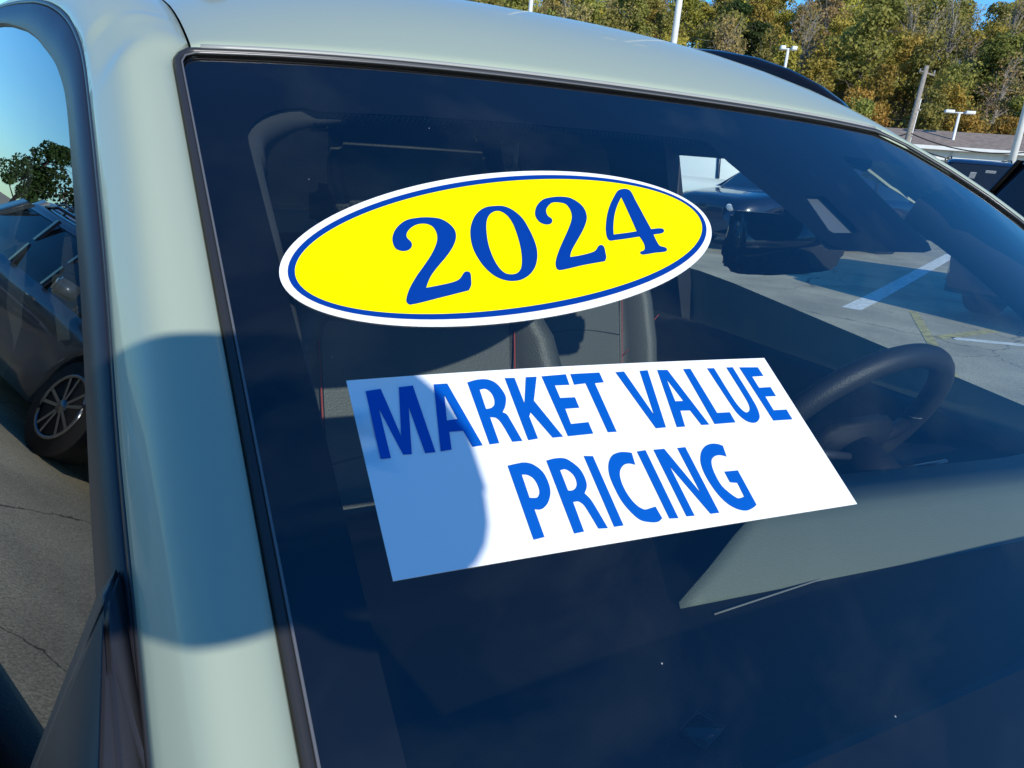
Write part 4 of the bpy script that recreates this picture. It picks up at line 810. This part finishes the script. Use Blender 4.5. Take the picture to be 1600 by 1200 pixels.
# ================================================================ poles and lamps
WPOLE = mat('white_pole', (.72, .73, .72), .5, noise=.1, nscale=3); WOOD = mat('pole_wood', (.30, .27, .23), .85, noise=.35, nscale=9, bump=.4, bscale=40)
LAMPBOX = mat('lamp_box', (.70, .72, .72), .4)
def lamp_post(px, d, ht, r, label, heads=2, hw=.55, rz=0):
    p = base(px, d); e = empty('lamp_post', p, rz); tag(e, label, 'lamp post', 'white lamp posts of the car lot')
    tube('concrete_foot', [(0, 0, -.05), (0, 0, .6)], .28, mat('foot', (.4, .4, .38), .9), e, 14)
    tube('pole', [(0, 0, .6), (0, 0, ht-.1)], [r, r*.75], WPOLE, e, 12)
    tube('base_flange', [(0, 0, .6), (0, 0, .66)], r*1.8, WPOLE, e, 12)
    tube('cross_arm', [(-hw*.6, 0, ht-.05), (hw*.6, 0, ht-.05)], .05, WPOLE, e, 8)
    for s in (-1, 1):
        hd = box('lamp_head', (s*hw, 0, ht), (hw*.9, .5, .20), LAMPBOX, e, .04)
        box('lens', (s*hw, 0, ht-.105), (hw*.7, .38, .015), mat('lens', (.8, .8, .75), .3), hd)
    return e
lamp_post(1025, 27, 12.5, .115, 'tall white lamp post rising from behind the middle of the roof', hw=.6, rz=R(-30))
lamp_post(808, 34, 14, .10, 'thin white lamp post rising behind the left part of the roof')
lamp_post(1197, 47, 7.0, .10, 'short white lamp post with twin heads above the roof rail', hw=.30, rz=R(-38))
lamp_post(1476, 60, 4.9, .11, 'white twin headed lamp post in front of the low building', hw=.62, rz=R(-45))
lamp_post(1576, 33, 10, .13, 'white lamp post at the right edge of the picture beside the building end', hw=.6, rz=R(-45))
for q_, w_ in ((776, .05), (790, .05), (802, .05)):
    pass
p = base(1403, 50); up_ = empty('utility_pole', p, R(-30)); up_.rotation_euler = (0, R(2.0), R(-30)); tag(up_, 'weathered wooden utility pole leaning in front of the wooded hill', 'utility pole')
tube('pole', [(0, 0, -.2), (0, 0, 6.7)], [.17, .12], WOOD, up_, 12)
tube('cross_arm', [(-.35, 0, 6.4), (.55, 0, 6.25)], .05, WOOD, up_, 8)
for s in (-.3, .1, .5): tube('insulator', [(s, 0, 6.3), (s, 0, 6.52)], [.045, .03], mat('insulator', (.25, .27, .28), .3), up_, 8)
tube('transformer_bracket', [(.16, 0, 4.4), (.30, 0, 4.4)], .06, WOOD, up_, 8); tube('riser_pipe', [(.19, 0, 1), (.17, 0, 5)], .03, WPOLE, up_, 6)
WIRE = mat('wire', (.02, .02, .02), .6)
A = p+Vector((0, 0, 2.6)); B0 = base(1330, 52)+Vector((0, 0, 3.2)); B1 = base(1610, 50)+Vector((0, 0, 2.0))
for nm, a, b_, z, lb in (('overhead_cable', B0, A, 0, 'lower dark cable running left from the utility pole'), ('overhead_cable', A, B1, 0, 'lower dark cable running right from the utility pole'), ('overhead_cable', B0, A, .5, 'upper dark cable running left from the utility pole'), ('overhead_cable', A, B1, .6, 'upper dark cable running right from the utility pole')):
    pts = [a.lerp(b_, k/16)+Vector((0, 0, z-.5*(1-(2*k/16-1)**2))) for k in range(17)]
    o = tube(nm, pts, .035, WIRE, None, 5); tag(o, lb, 'cable', 'overhead cables')

# ================================================================ low building with a brown roof
bd = base(1508, 62); bz = bd.z; be = empty('low_building', bd, R(-55)); tag(be, 'low white building with a long brown roof and dark windows', 'building')
# local x runs along the front, -y faces the camera
BW, BDp, BH, RH = 17.5, 6.0, 2.75, 3.75
WALLM = mat('white_wall', (.74, .75, .72), .8, noise=.08, nscale=2); ROOFM = mat('brown_shingles', (.30, .235, .185), .9, noise=.3, nscale=3, bump=.4, bscale=15)
x0, x1 = -BW+3.6, 3.6
def bbox(nm, a, b_, m, parent): return box(nm, [(p1+p2)/2 for p1, p2 in zip(a, b_)], [abs(p2-p1) for p1, p2 in zip(a, b_)], m, parent)
wall = bbox('wall', (x0, -BDp/2, -.3), (x1, BDp/2, BH), WALLM, be)
link('gable', mesh('gable', [(x1, -BDp/2, BH), (x1, BDp/2, BH), (x1, 0, RH-.1), (x1-.15, -BDp/2, BH), (x1-.15, BDp/2, BH), (x1-.15, 0, RH-.1)], [(0, 1, 2), (5, 4, 3), (0, 2, 5, 3), (2, 1, 4, 5)]), WALLM, be)
for s in (-1, 1):
    ys_, ye_ = s*(BDp/2+.55), 0
    V = [(x0-.4, ys_, BH-.12), (x1+.35, ys_, BH-.12), (x1+.35, ye_, RH), (x0-.4, ye_, RH)]
    o = link('roof', mesh('roof', V, [(0, 1, 2, 3) if s < 0 else (3, 2, 1, 0)]), ROOFM, be); mo = o.modifiers.new('t', 'SOLIDIFY'); mo.thickness = .14; mo.offset = -1
    bbox('fascia', (x0-.4, ys_-.03, BH-.36), (x1+.35, ys_+.03, BH-.13), WALLM, be)
i = 0
x = x0+.8
while x < x1-1.2:
    wd = (1.5, 1.0, 1.9)[i % 3]
    f_ = bbox('window', (x, -BDp/2-.05, .8), (x+wd, -BDp/2-.002, 1.85), WALLM, be); bbox('pane', (x+.08, -BDp/2-.06, .88), (x+wd-.08, -BDp/2-.045, 1.77), CARGLASS, f_)
    x += wd+(1.1, .5, .8)[i % 3]; i += 1
bbox('door', (x1-6.6, -BDp/2-.06, -.2), (x1-5.7, -BDp/2-.003, 1.95), mat('bdoor', (.2, .12, .08), .5), be)
for xx in np.arange(x0+.2, x1, 3.1): bbox('wall_post', (xx, -BDp/2-.09, -.3), (xx+.14, -BDp/2-.004, BH-.3), mat('post', (.5, .5, .48), .6), be)

# ================================================================ wooded hill
def hz(px_az, d):                                     # height of the hillside at ground distance d
    k = max(0, min(1, (d-72)/95)); return 20.5*k*k*(3-2*k)
def hillz(x, y):
    d = math.hypot(x, y); az = math.degrees(math.atan2(x, y))
    a = 1.0
    a = max(0, min(1, (az-4)/20)); a = a*a*(3-2*a)
    n = math.sin(x*.05+1)*math.cos(y*.043)*1.5+math.sin(x*.13+y*.09)*.6
    b0 = gz(x, y)
    return b0+(hz(az, d)+n*min(1, max(0, (d-75)/30)))*a
rows = []
for d in list(np.linspace(66, 180, 34))+[220, 300]:
    r = []
    for az in np.linspace(3, 175, 120):
        x, y = d*math.sin(R(az)), d*math.cos(R(az)); z = hillz(x, y)+(.15 if d > 70 else -.6)
        r.append(Vector((x, y, z)))
    rows.append(r)
HILLM = mat('leaf_litter', (.07, .05, .028), .95, col2=(.045, .05, .02), noise=.5, nscale=.4, detail=10)
tag(grid('hillside', rows, HILLM, flip=True), kind='structure')
# leaf materials
def leafmat(name, c1, c2):
    M = mat(name, c1, .65, col2=c2, nscale=.9, spec=.2, detail=3)
    b = M.node_tree.nodes['Principled BSDF']; nt_ = M.node_tree
    tr = nt_.nodes.new('ShaderNodeBsdfTranslucent'); mx = nt_.nodes.new('ShaderNodeMixShader'); mx.inputs[0].default_value = .3
    src = b.inputs['Base Color'].links[0].from_socket
    oi = nt_.nodes.new('ShaderNodeObjectInfo'); hv = nt_.nodes.new('ShaderNodeHueSaturation')
    ma = nt_.nodes.new('ShaderNodeMapRange'); ma.inputs[3].default_value = .475; ma.inputs[4].default_value = .525
    mb = nt_.nodes.new('ShaderNodeMapRange'); mb.inputs[3].default_value = .7; mb.inputs[4].default_value = 1.25
    ml = nt_.nodes.new('ShaderNodeMath'); ml.operation = 'FRACT'; mk = nt_.nodes.new('ShaderNodeMath'); mk.operation = 'MULTIPLY'; mk.inputs[1].default_value = 7.3
    nt_.links.new(oi.outputs['Random'], ma.inputs[0]); nt_.links.new(oi.outputs['Random'], mk.inputs[0]); nt_.links.new(mk.outputs[0], ml.inputs[0]); nt_.links.new(ml.outputs[0], mb.inputs[0])
    nt_.links.new(ma.outputs[0], hv.inputs['Hue']); nt_.links.new(mb.outputs[0], hv.inputs['Value']); nt_.links.new(src, hv.inputs['Color'])
    nt_.links.new(hv.outputs[0], b.inputs['Base Color']); nt_.links.new(hv.outputs[0], tr.inputs[0])
    nt_.links.new(b.outputs[0], mx.inputs[1]); nt_.links.new(tr.outputs[0], mx.inputs[2])
    nt_.links.new(mx.outputs[0], nt_.nodes['Material Output'].inputs[0])
    return M
LM = {'olive': leafmat('olive_leaves', (.34, .31, .075), (.20, .20, .045)), 'yellow': leafmat('yellow_leaves', (.48, .38, .07), (.31, .27, .05)),
      'rust': leafmat('rust_leaves', (.42, .23, .05), (.30, .20, .045)), 'green': leafmat('green_leaves', (.055, .095, .022), (.035, .06, .016)), 'dun': leafmat('dun_leaves', (.40, .30, .11), (.28, .22, .08))}
BARK = mat('bark', (.16, .135, .11), .9, noise=.4, nscale=5); BARKL = mat('pale_bark', (.30, .27, .23), .9, noise=.35, nscale=5)
def crown_mesh(name, seed, Rr, Hh, n, leaf, sparse=0):
    rg = np.random.RandomState(seed); V = []; Fc = []
    nb = int(26+rg.rand()*12)
    cl = []
    for k in range(nb):
        a = rg.rand()*6.283; h_ = rg.rand(); rad = Rr*math.sqrt(rg.rand())*(1-.55*h_)*(.75+.25*math.sin(a*2+seed))
        cl.append((rad*math.cos(a), rad*math.sin(a), Hh*(.30+.68*h_), Rr*(.18+.22*rg.rand())))
    for i in range(n):
        c = cl[rg.randint(nb)]; d = rg.normal(size=3); d /= np.linalg.norm(d); rr = c[3]*(.55+.5*rg.rand()**.5)
        p_ = np.array(c[:3])+d*rr*np.array([1, 1, .75])
        u = rg.normal(size=3); u /= np.linalg.norm(u); w_ = np.cross(u, d+rg.normal(size=3)*.5); w_ /= np.linalg.norm(w_)+1e-9
        s_ = leaf*(.5+rg.rand()); b0 = len(V)
        V += [p_-u*s_, p_+w_*s_*.6, p_+u*s_, p_-w_*s_*.6]; Fc.append((b0, b0+1, b0+2, b0+3))
    me = bpy.data.meshes.new(name); me.from_pydata([tuple(v) for v in V], [], Fc); me.update(); return me, cl
def limbs_mesh(name, seed, Hh, cl, twigs):
    rg = np.random.RandomState(seed+99); segs = [((0, 0, -.6), (.1, .05, Hh*.35), .24, .18), ((.1, .05, Hh*.35), (.0, .1, Hh*.8), .18, .06)]
    for c in cl[:twigs]:
        s_ = Vector((.08, .05, min(c[2]*.6, Hh*.6))); e_ = Vector(c[:3]); segs.append((s_, e_, .08, .025))
        for q in range(3):
            f = e_+Vector(rg.normal(size=3))*c[3]*1.0; segs.append((s_.lerp(e_, .6+.1*q), f, .035, .012))
    V = []; Fc = []
    for a, b_, r0, r1 in segs:
        a = Vector(a); b_ = Vector(b_); d = (b_-a).normalized(); x_ = d.orthogonal().normalized(); y_ = d.cross(x_); s0 = len(V)
        for P_, r_ in ((a, r0), (b_, r1)):
            for k in range(5): t_ = k*6.283/5; V.append(P_+x_*math.cos(t_)*r_+y_*math.sin(t_)*r_)
        for k in range(5): Fc.append((s0+k, s0+(k+1) % 5, s0+5+(k+1) % 5, s0+5+k))
    return mesh(name, V, Fc)
protos = []
spec_ = [('olive', 3.6, 9.5, 5200, .17), ('olive', 4.2, 11, 5600, .18), ('yellow', 3.2, 8.5, 4600, .16), ('rust', 3.4, 8, 4200, .16), ('green', 3.2, 9, 5200, .16), ('dun', 3.4, 9.5, 2600, .15), ('dun', 3.0, 10.5, 1100, .13), ('yellow', 3.8, 10, 3600, .17)]
TL = {'olive': 'olive green autumn tree on the wooded hill', 'yellow': 'yellowing autumn tree on the wooded hill', 'rust': 'rust brown autumn tree on the wooded hill', 'green': 'dark green tree on the wooded hill', 'dun': 'thin half bare brownish tree on the wooded hill'}
for i, (kd, Rr, Hh, n_, lf) in enumerate(spec_):
    cm, cl = crown_mesh('crown', i*13+3, Rr, Hh, n_, lf); cm.materials.append(LM[kd])
    lm_ = limbs_mesh('trunk', i, Hh, cl, 10 if kd != 'dun' else 26); lm_.materials.append(BARKL if kd == 'dun' else BARK)
    protos.append((kd, cm, lm_))
def plant_tree(x, y, z, i, s, rz, label=None, group=None, name='autumn_tree'):
    kd, cm, lm_ = protos[i]
    e = bpy.data.objects.new(name, None); C.objects.link(e); e.location = (x, y, z); e.rotation_euler.z = rz; e.scale = (s, s, s*(.85+.3*random.random()))
    tag(e, label or TL[kd], 'tree', group or ('%s trees on the wooded hill' % kd))
    for nm, me in (('crown', cm), ('trunk', lm_)):
        o = bpy.data.objects.new(nm, me); C.objects.link(o); o.parent = e
rg = random.Random(21)
cnt = 0
for d in np.arange(74, 172, 5.2):
    az = 24+rg.random()*2
    while az < 76:
        x, y = d*math.sin(R(az)), d*math.cos(R(az))
        k = rg.random()
        low = d < 95
        i = rg.choice([0, 1, 2, 3, 7, 5, 3, 0, 5] if low else [0, 1, 4, 5, 7, 6, 1, 0, 2, 2])
        s = (.62+.35*rg.random()) if low else (.75+.5*rg.random())
        zone = 'at the foot of the wooded hill' if low else ('on the middle slope of the wooded hill' if d < 130 else 'along the top of the wooded hill')
        if az > 66 and d > 125 and rg.random() < .55: az += 2.2; continue
        plant_tree(x+rg.uniform(-1, 1), y+rg.uniform(-1, 1), hillz(x, y), i, s, rg.random()*6.28, TL[protos[i][0]].replace('on the wooded hill', zone), protos[i][0]+' trees '+zone); cnt += 1
        az += (3.3+2.2*rg.random())*95/d*(.9 if low else 1.05)
print('trees', cnt)
# far off wood beyond the frame: one mass seen only in reflections, and scrub under the trees
def mass(name, az0, az1, d0, d1, n, hgt, seed, leaf=.55):
    rg2 = np.random.RandomState(seed); V = []; Fc = []
    for i in range(n):
        az = az0+(az1-az0)*rg2.rand(); d = d0+(d1-d0)*rg2.rand(); x, y = d*math.sin(R(az)), d*math.cos(R(az))
        hh = hgt*(.65+.35*math.sin(az*1.3+d*.11)*math.sin(az*.7+1)); z = hillz(x, y)+hh*rg2.rand()**.6
        u = rg2.normal(size=3); u /= np.linalg.norm(u); w_ = np.cross(u, rg2.normal(size=3)); w_ /= np.linalg.norm(w_)+1e-9; s_ = leaf*(.5+rg2.rand()); p_ = np.array([x, y, z]); b0 = len(V)
        V += [p_-u*s_, p_+w_*s_*.6, p_+u*s_, p_-w_*s_*.6]; Fc.append((b0, b0+1, b0+2, b0+3))
    return mesh(name, V, Fc)
tag(link('undergrowth', mass('undergrowth', 20, 80, 70, 130, 42000, 2.6, 4, .22), LM['dun']), kind='stuff')
tag(link('undergrowth', mass('undergrowth', 20, 80, 90, 168, 24000, 4.0, 6, .24), LM['olive']), kind='stuff')
tag(link('undergrowth', mass('undergrowth', 4, 27, 70, 168, 26000, 6.0, 9, .45), LM['olive']), kind='stuff')
tag(link('distant_wood', mass('distant_wood', 76, 172, 74, 165, 70000, 9, 5, .6), LM['olive']), kind='stuff')
# trees of the lot's left side that show in the door glass
for (x, y, i, s) in ((-20.3, 41.0, 4, .66), (-18.0, 42.5, 4, .52), (-22.5, 40, 0, .60)):
    plant_tree(x, y, gz(x, y), i, s, x, {0: 'olive green tree standing beyond the left hand row of cars'}.get(i, 'small dark green tree beyond the left hand row of cars'), 'trees beyond the left hand row')
HEADOFF = (.076, -.28, .108); GRIP = (.128, -.04, -.090); HOODC = (.058, .000, .137, .097); HOODTILT = 1

# ================================================================ the photographer, whose head and hands shade the pillar and the sign
SKIN = mat('skin', (.45, .27, .19), .5); HAIR = mat('hair', (.05, .03, .02), .7); JACK = mat('jacket', (.05, .06, .09), .8, bump=.5, bscale=120); TROU = mat('trousers', (.04, .045, .06), .85)
def bare(points):
    t_ = JACK.node_tree; b_ = t_.nodes['Principled BSDF']; g_ = t_.nodes.new('ShaderNodeNewGeometry'); last = None
    for q_, r_ in points:                                # skin shows on the hands and the face, cloth elsewhere
        d_ = t_.nodes.new('ShaderNodeVectorMath'); d_.operation = 'DISTANCE'; d_.inputs[1].default_value = q_; t_.links.new(g_.outputs['Position'], d_.inputs[0])
        c_ = t_.nodes.new('ShaderNodeMath'); c_.operation = 'LESS_THAN'; c_.inputs[1].default_value = r_; t_.links.new(d_.outputs['Value'], c_.inputs[0])
        if last is None: last = c_.outputs[0]
        else:
            x_ = t_.nodes.new('ShaderNodeMath'); x_.operation = 'MAXIMUM'; t_.links.new(last, x_.inputs[0]); t_.links.new(c_.outputs[0], x_.inputs[1]); last = x_.outputs[0]
    m_ = t_.nodes.new('ShaderNodeMix'); m_.data_type = 'RGBA'; m_.inputs[6].default_value = (.05, .06, .09, 1); m_.inputs[7].default_value = (.45, .27, .19, 1)
    t_.links.new(last, m_.inputs[0]); t_.links.new(m_.outputs[2], b_.inputs['Base Color'])
pr = empty('person', (-1.25, -.5, 0)); tag(pr, 'person in a dark jacket leaning over the bonnet holding up a phone', 'person')
Hc = Vector((CX, 0, H))+Vector(HEADOFF)
def skin_fig(name, V, E, Rr, m, parent, root=0, sub=2):
    me = bpy.data.meshes.new(name); me.from_pydata([tuple(v) for v in V], E, []); o = link(name, me, m, parent)
    o.matrix_parent_inverse = Matrix.Translation(-Vector(pr.location))
    mo = o.modifiers.new('skin', 'SKIN'); mo.use_smooth_shade = True
    for i, r_ in enumerate(Rr):
        sv_ = me.skin_vertices[0].data[i]; sv_.radius = (r_, r_) if not isinstance(r_, tuple) else r_; sv_.use_root = (i == root)
    s_ = o.modifiers.new('sub', 'SUBSURF'); s_.levels = sub; s_.render_levels = sub
    return o
V = []; E_ = []; Rr = []
def nv(p, r_, c=None):
    V.append(Vector(p)); Rr.append(r_)
    if c is not None: E_.append((c, len(V)-1))
    return len(V)-1
pel = nv((-1.20, -.50, .95), (.15, .12))
wa = nv((-1.12, -.47, 1.10), (.135, .11), pel); ch = nv((-1.05, -.52, 1.33), (.16, .12), wa)
nb_ = nv(Vector((-.875, -.38, 1.50)), .060, ch); nk = nv(Vector((-.775, -.35, 1.485)), .046, nb_); hd = nv(Hc+Vector((-.01, -.01, -.03)), (.062, .07), nk); hc = nv(Hc+Vector((.0, -.01, .03)), (.080, .092), hd); ht = nv(Hc+Vector((.0, -.015, .088)), (.055, .068), hc)
for s in (-1, 1):
    hp = nv(Vector((-1.20+.03*s, -.50-.10*s, .88)), .10, pel); kn = nv(Vector((-1.18, -.47-.12*s, .50)), .068, hp); an = nv(Vector((-1.26, -.50-.13*s, .10)), .045, kn); nv(Vector((-1.10, -.47-.14*s, .05)), .045, an)
PH = Vector((CX, 0, H))
grip = PH+Vector(GRIP)
shR = nv(Vector((-.97, -.70, 1.33)), .066, ch); shL = nv(Vector((-1.10, -.33, 1.33)), .066, ch)
elR = nv(Vector((-.52, -.50, 1.17)), .046, shR); wrR = nv(grip+Vector((.012, -.03, -.085)), .028, elR); plR = nv(grip+Vector((.0, -.02, -.005)), (.034, .022), wrR)
gl_ = PH+Vector((-.010, -.045, -.022)); elL = nv(Vector((-1.06, -.22, 1.16)), .046, shL); wrL = nv(gl_+Vector((-.085, -.03, -.045)), .027, elL); plL = nv(gl_+Vector((-.012, -.005, -.005)), (.036, .022), wrL)
bare([(grip+Vector((0, -.02, 0)), .07), (gl_, .07), (Hc+Vector((0, .06, 0)), .105)])
body = skin_fig('body', V, E_, Rr, JACK, pr, 0)
body.data.materials.append(SKIN)
def fingers(base_, dirs, nm):
    for k, (st, d1, d2, L) in enumerate(dirs):
        a = base_+Vector(st); b_ = a+Vector(d1).normalized()*L*.5; c_ = b_+Vector(d2).normalized()*L*.35; e2 = c_+Vector(d2).normalized()*L*.2
        skin_fig(nm, [a, b_, c_, e2], [(0, 1), (1, 2), (2, 3)], [.0095, .0088, .008, .007], SKIN, pr, 0, 1)
fingers(grip, [((.027, -.02, .015), (.1, .1, 1), (-.5, .3, .8), .066), ((.010, -.02, .022), (.0, .1, 1), (-.5, .3, .8), .078), ((-.007, -.02, .022), (-.05, .1, 1), (-.5, .3, .8), .076), ((-.023, -.02, .016), (-.1, .1, 1), (-.6, .3, .7), .064), ((-.02, -.03, -.005), (-.9, .0, .3), (-.9, .1, .6), .058)], 'finger')
fingers(gl_, [((-.030, -.005, .012), (-.1, .0, 1), (.4, .1, .9), .062), ((-.013, -.005, .018), (.0, .0, 1), (.3, .1, .9), .076), ((.004, -.005, .018), (.05, .0, 1), (.3, .1, .9), .074), ((.021, -.005, .012), (.1, .0, 1), (.3, .1, .9), .062), ((.015, -.01, -.010), (.9, -.1, .3), (.9, .1, .3), .05)], 'finger')
def K2(o): o.parent = pr; o.matrix_parent_inverse = Matrix.Translation(-Vector(pr.location)); return o
e1 = Vector((0, 0, 1)).cross(sv).normalized(); e2 = sv.cross(e1)
HT = R(HOODTILT); h1 = e1*math.cos(HT)+e2*math.sin(HT); h2 = -e1*math.sin(HT)+e2*math.cos(HT)
hcn = PH+e1*HOODC[0]+e2*HOODC[1]+sv*.31
rows = []
def sgp(v, k): return math.copysign(abs(v)**k, v)
for lt in np.linspace(-R(35), R(90), 14):
    r = []
    for a in np.linspace(0, 2*math.pi, 33)[:-1]:
        kx = .98 if (math.cos(a) > 0 and math.sin(a) > 0) else .52
        ca, sa = sgp(math.cos(a), kx), sgp(math.sin(a), kx); cl_ = math.cos(lt)**.8
        r.append(hcn+h1*(HOODC[2]*ca*cl_)+h2*(HOODC[3]*sa*cl_)+sv*(.125*math.sin(lt)))
    rows.append(r)
hr = grid('shadow_hood', rows, JACK, None, closed=True, thick=.006); K2(hr)  # added hood, shaped across the sun line so its shadow fits pillar and sign
K2(hull('nose', [Hc+Vector(v) for v in ((-.012, .09, -.02), (.012, .09, -.02), (0, .12, -.02), (0, .09, .03), (0, .085, -.03))], SKIN, None, .004))
for s in (-1, 1):
    K2(hull('ear', [Hc+Vector((s*.084+a*s, b_, c_)) for a in (0, .018) for b_ in (-.02, .015) for c_ in (-.03, .03)], SKIN, None, .008))
    K2(hull('eye', [Hc+Vector((s*.03+a, .088+b_, .012+c_)) for a in (-.012, .012) for b_ in (-.004, .006) for c_ in (-.006, .006)], mat('eye', (.7, .7, .7), .2), None, .003))
K2(hull('mouth', [Hc+Vector((a, .086+b_, -.05+c_)) for a in (-.024, .024) for b_ in (-.004, .006) for c_ in (-.006, .006)], mat('lips', (.4, .15, .12), .5), None, .003))
# phone, its lens at the camera position
ph_ = box('phone', (0, 0, 0), (.158, .076, .008), GLOSSB, None, .003)
ph_.matrix_world = Matrix.LocRotScale(PH-F*.018+RT*.052-UP*.02, cam.matrix_world.to_quaternion(), None)
tag(ph_, 'black phone held up sideways by the photographer', 'phone')
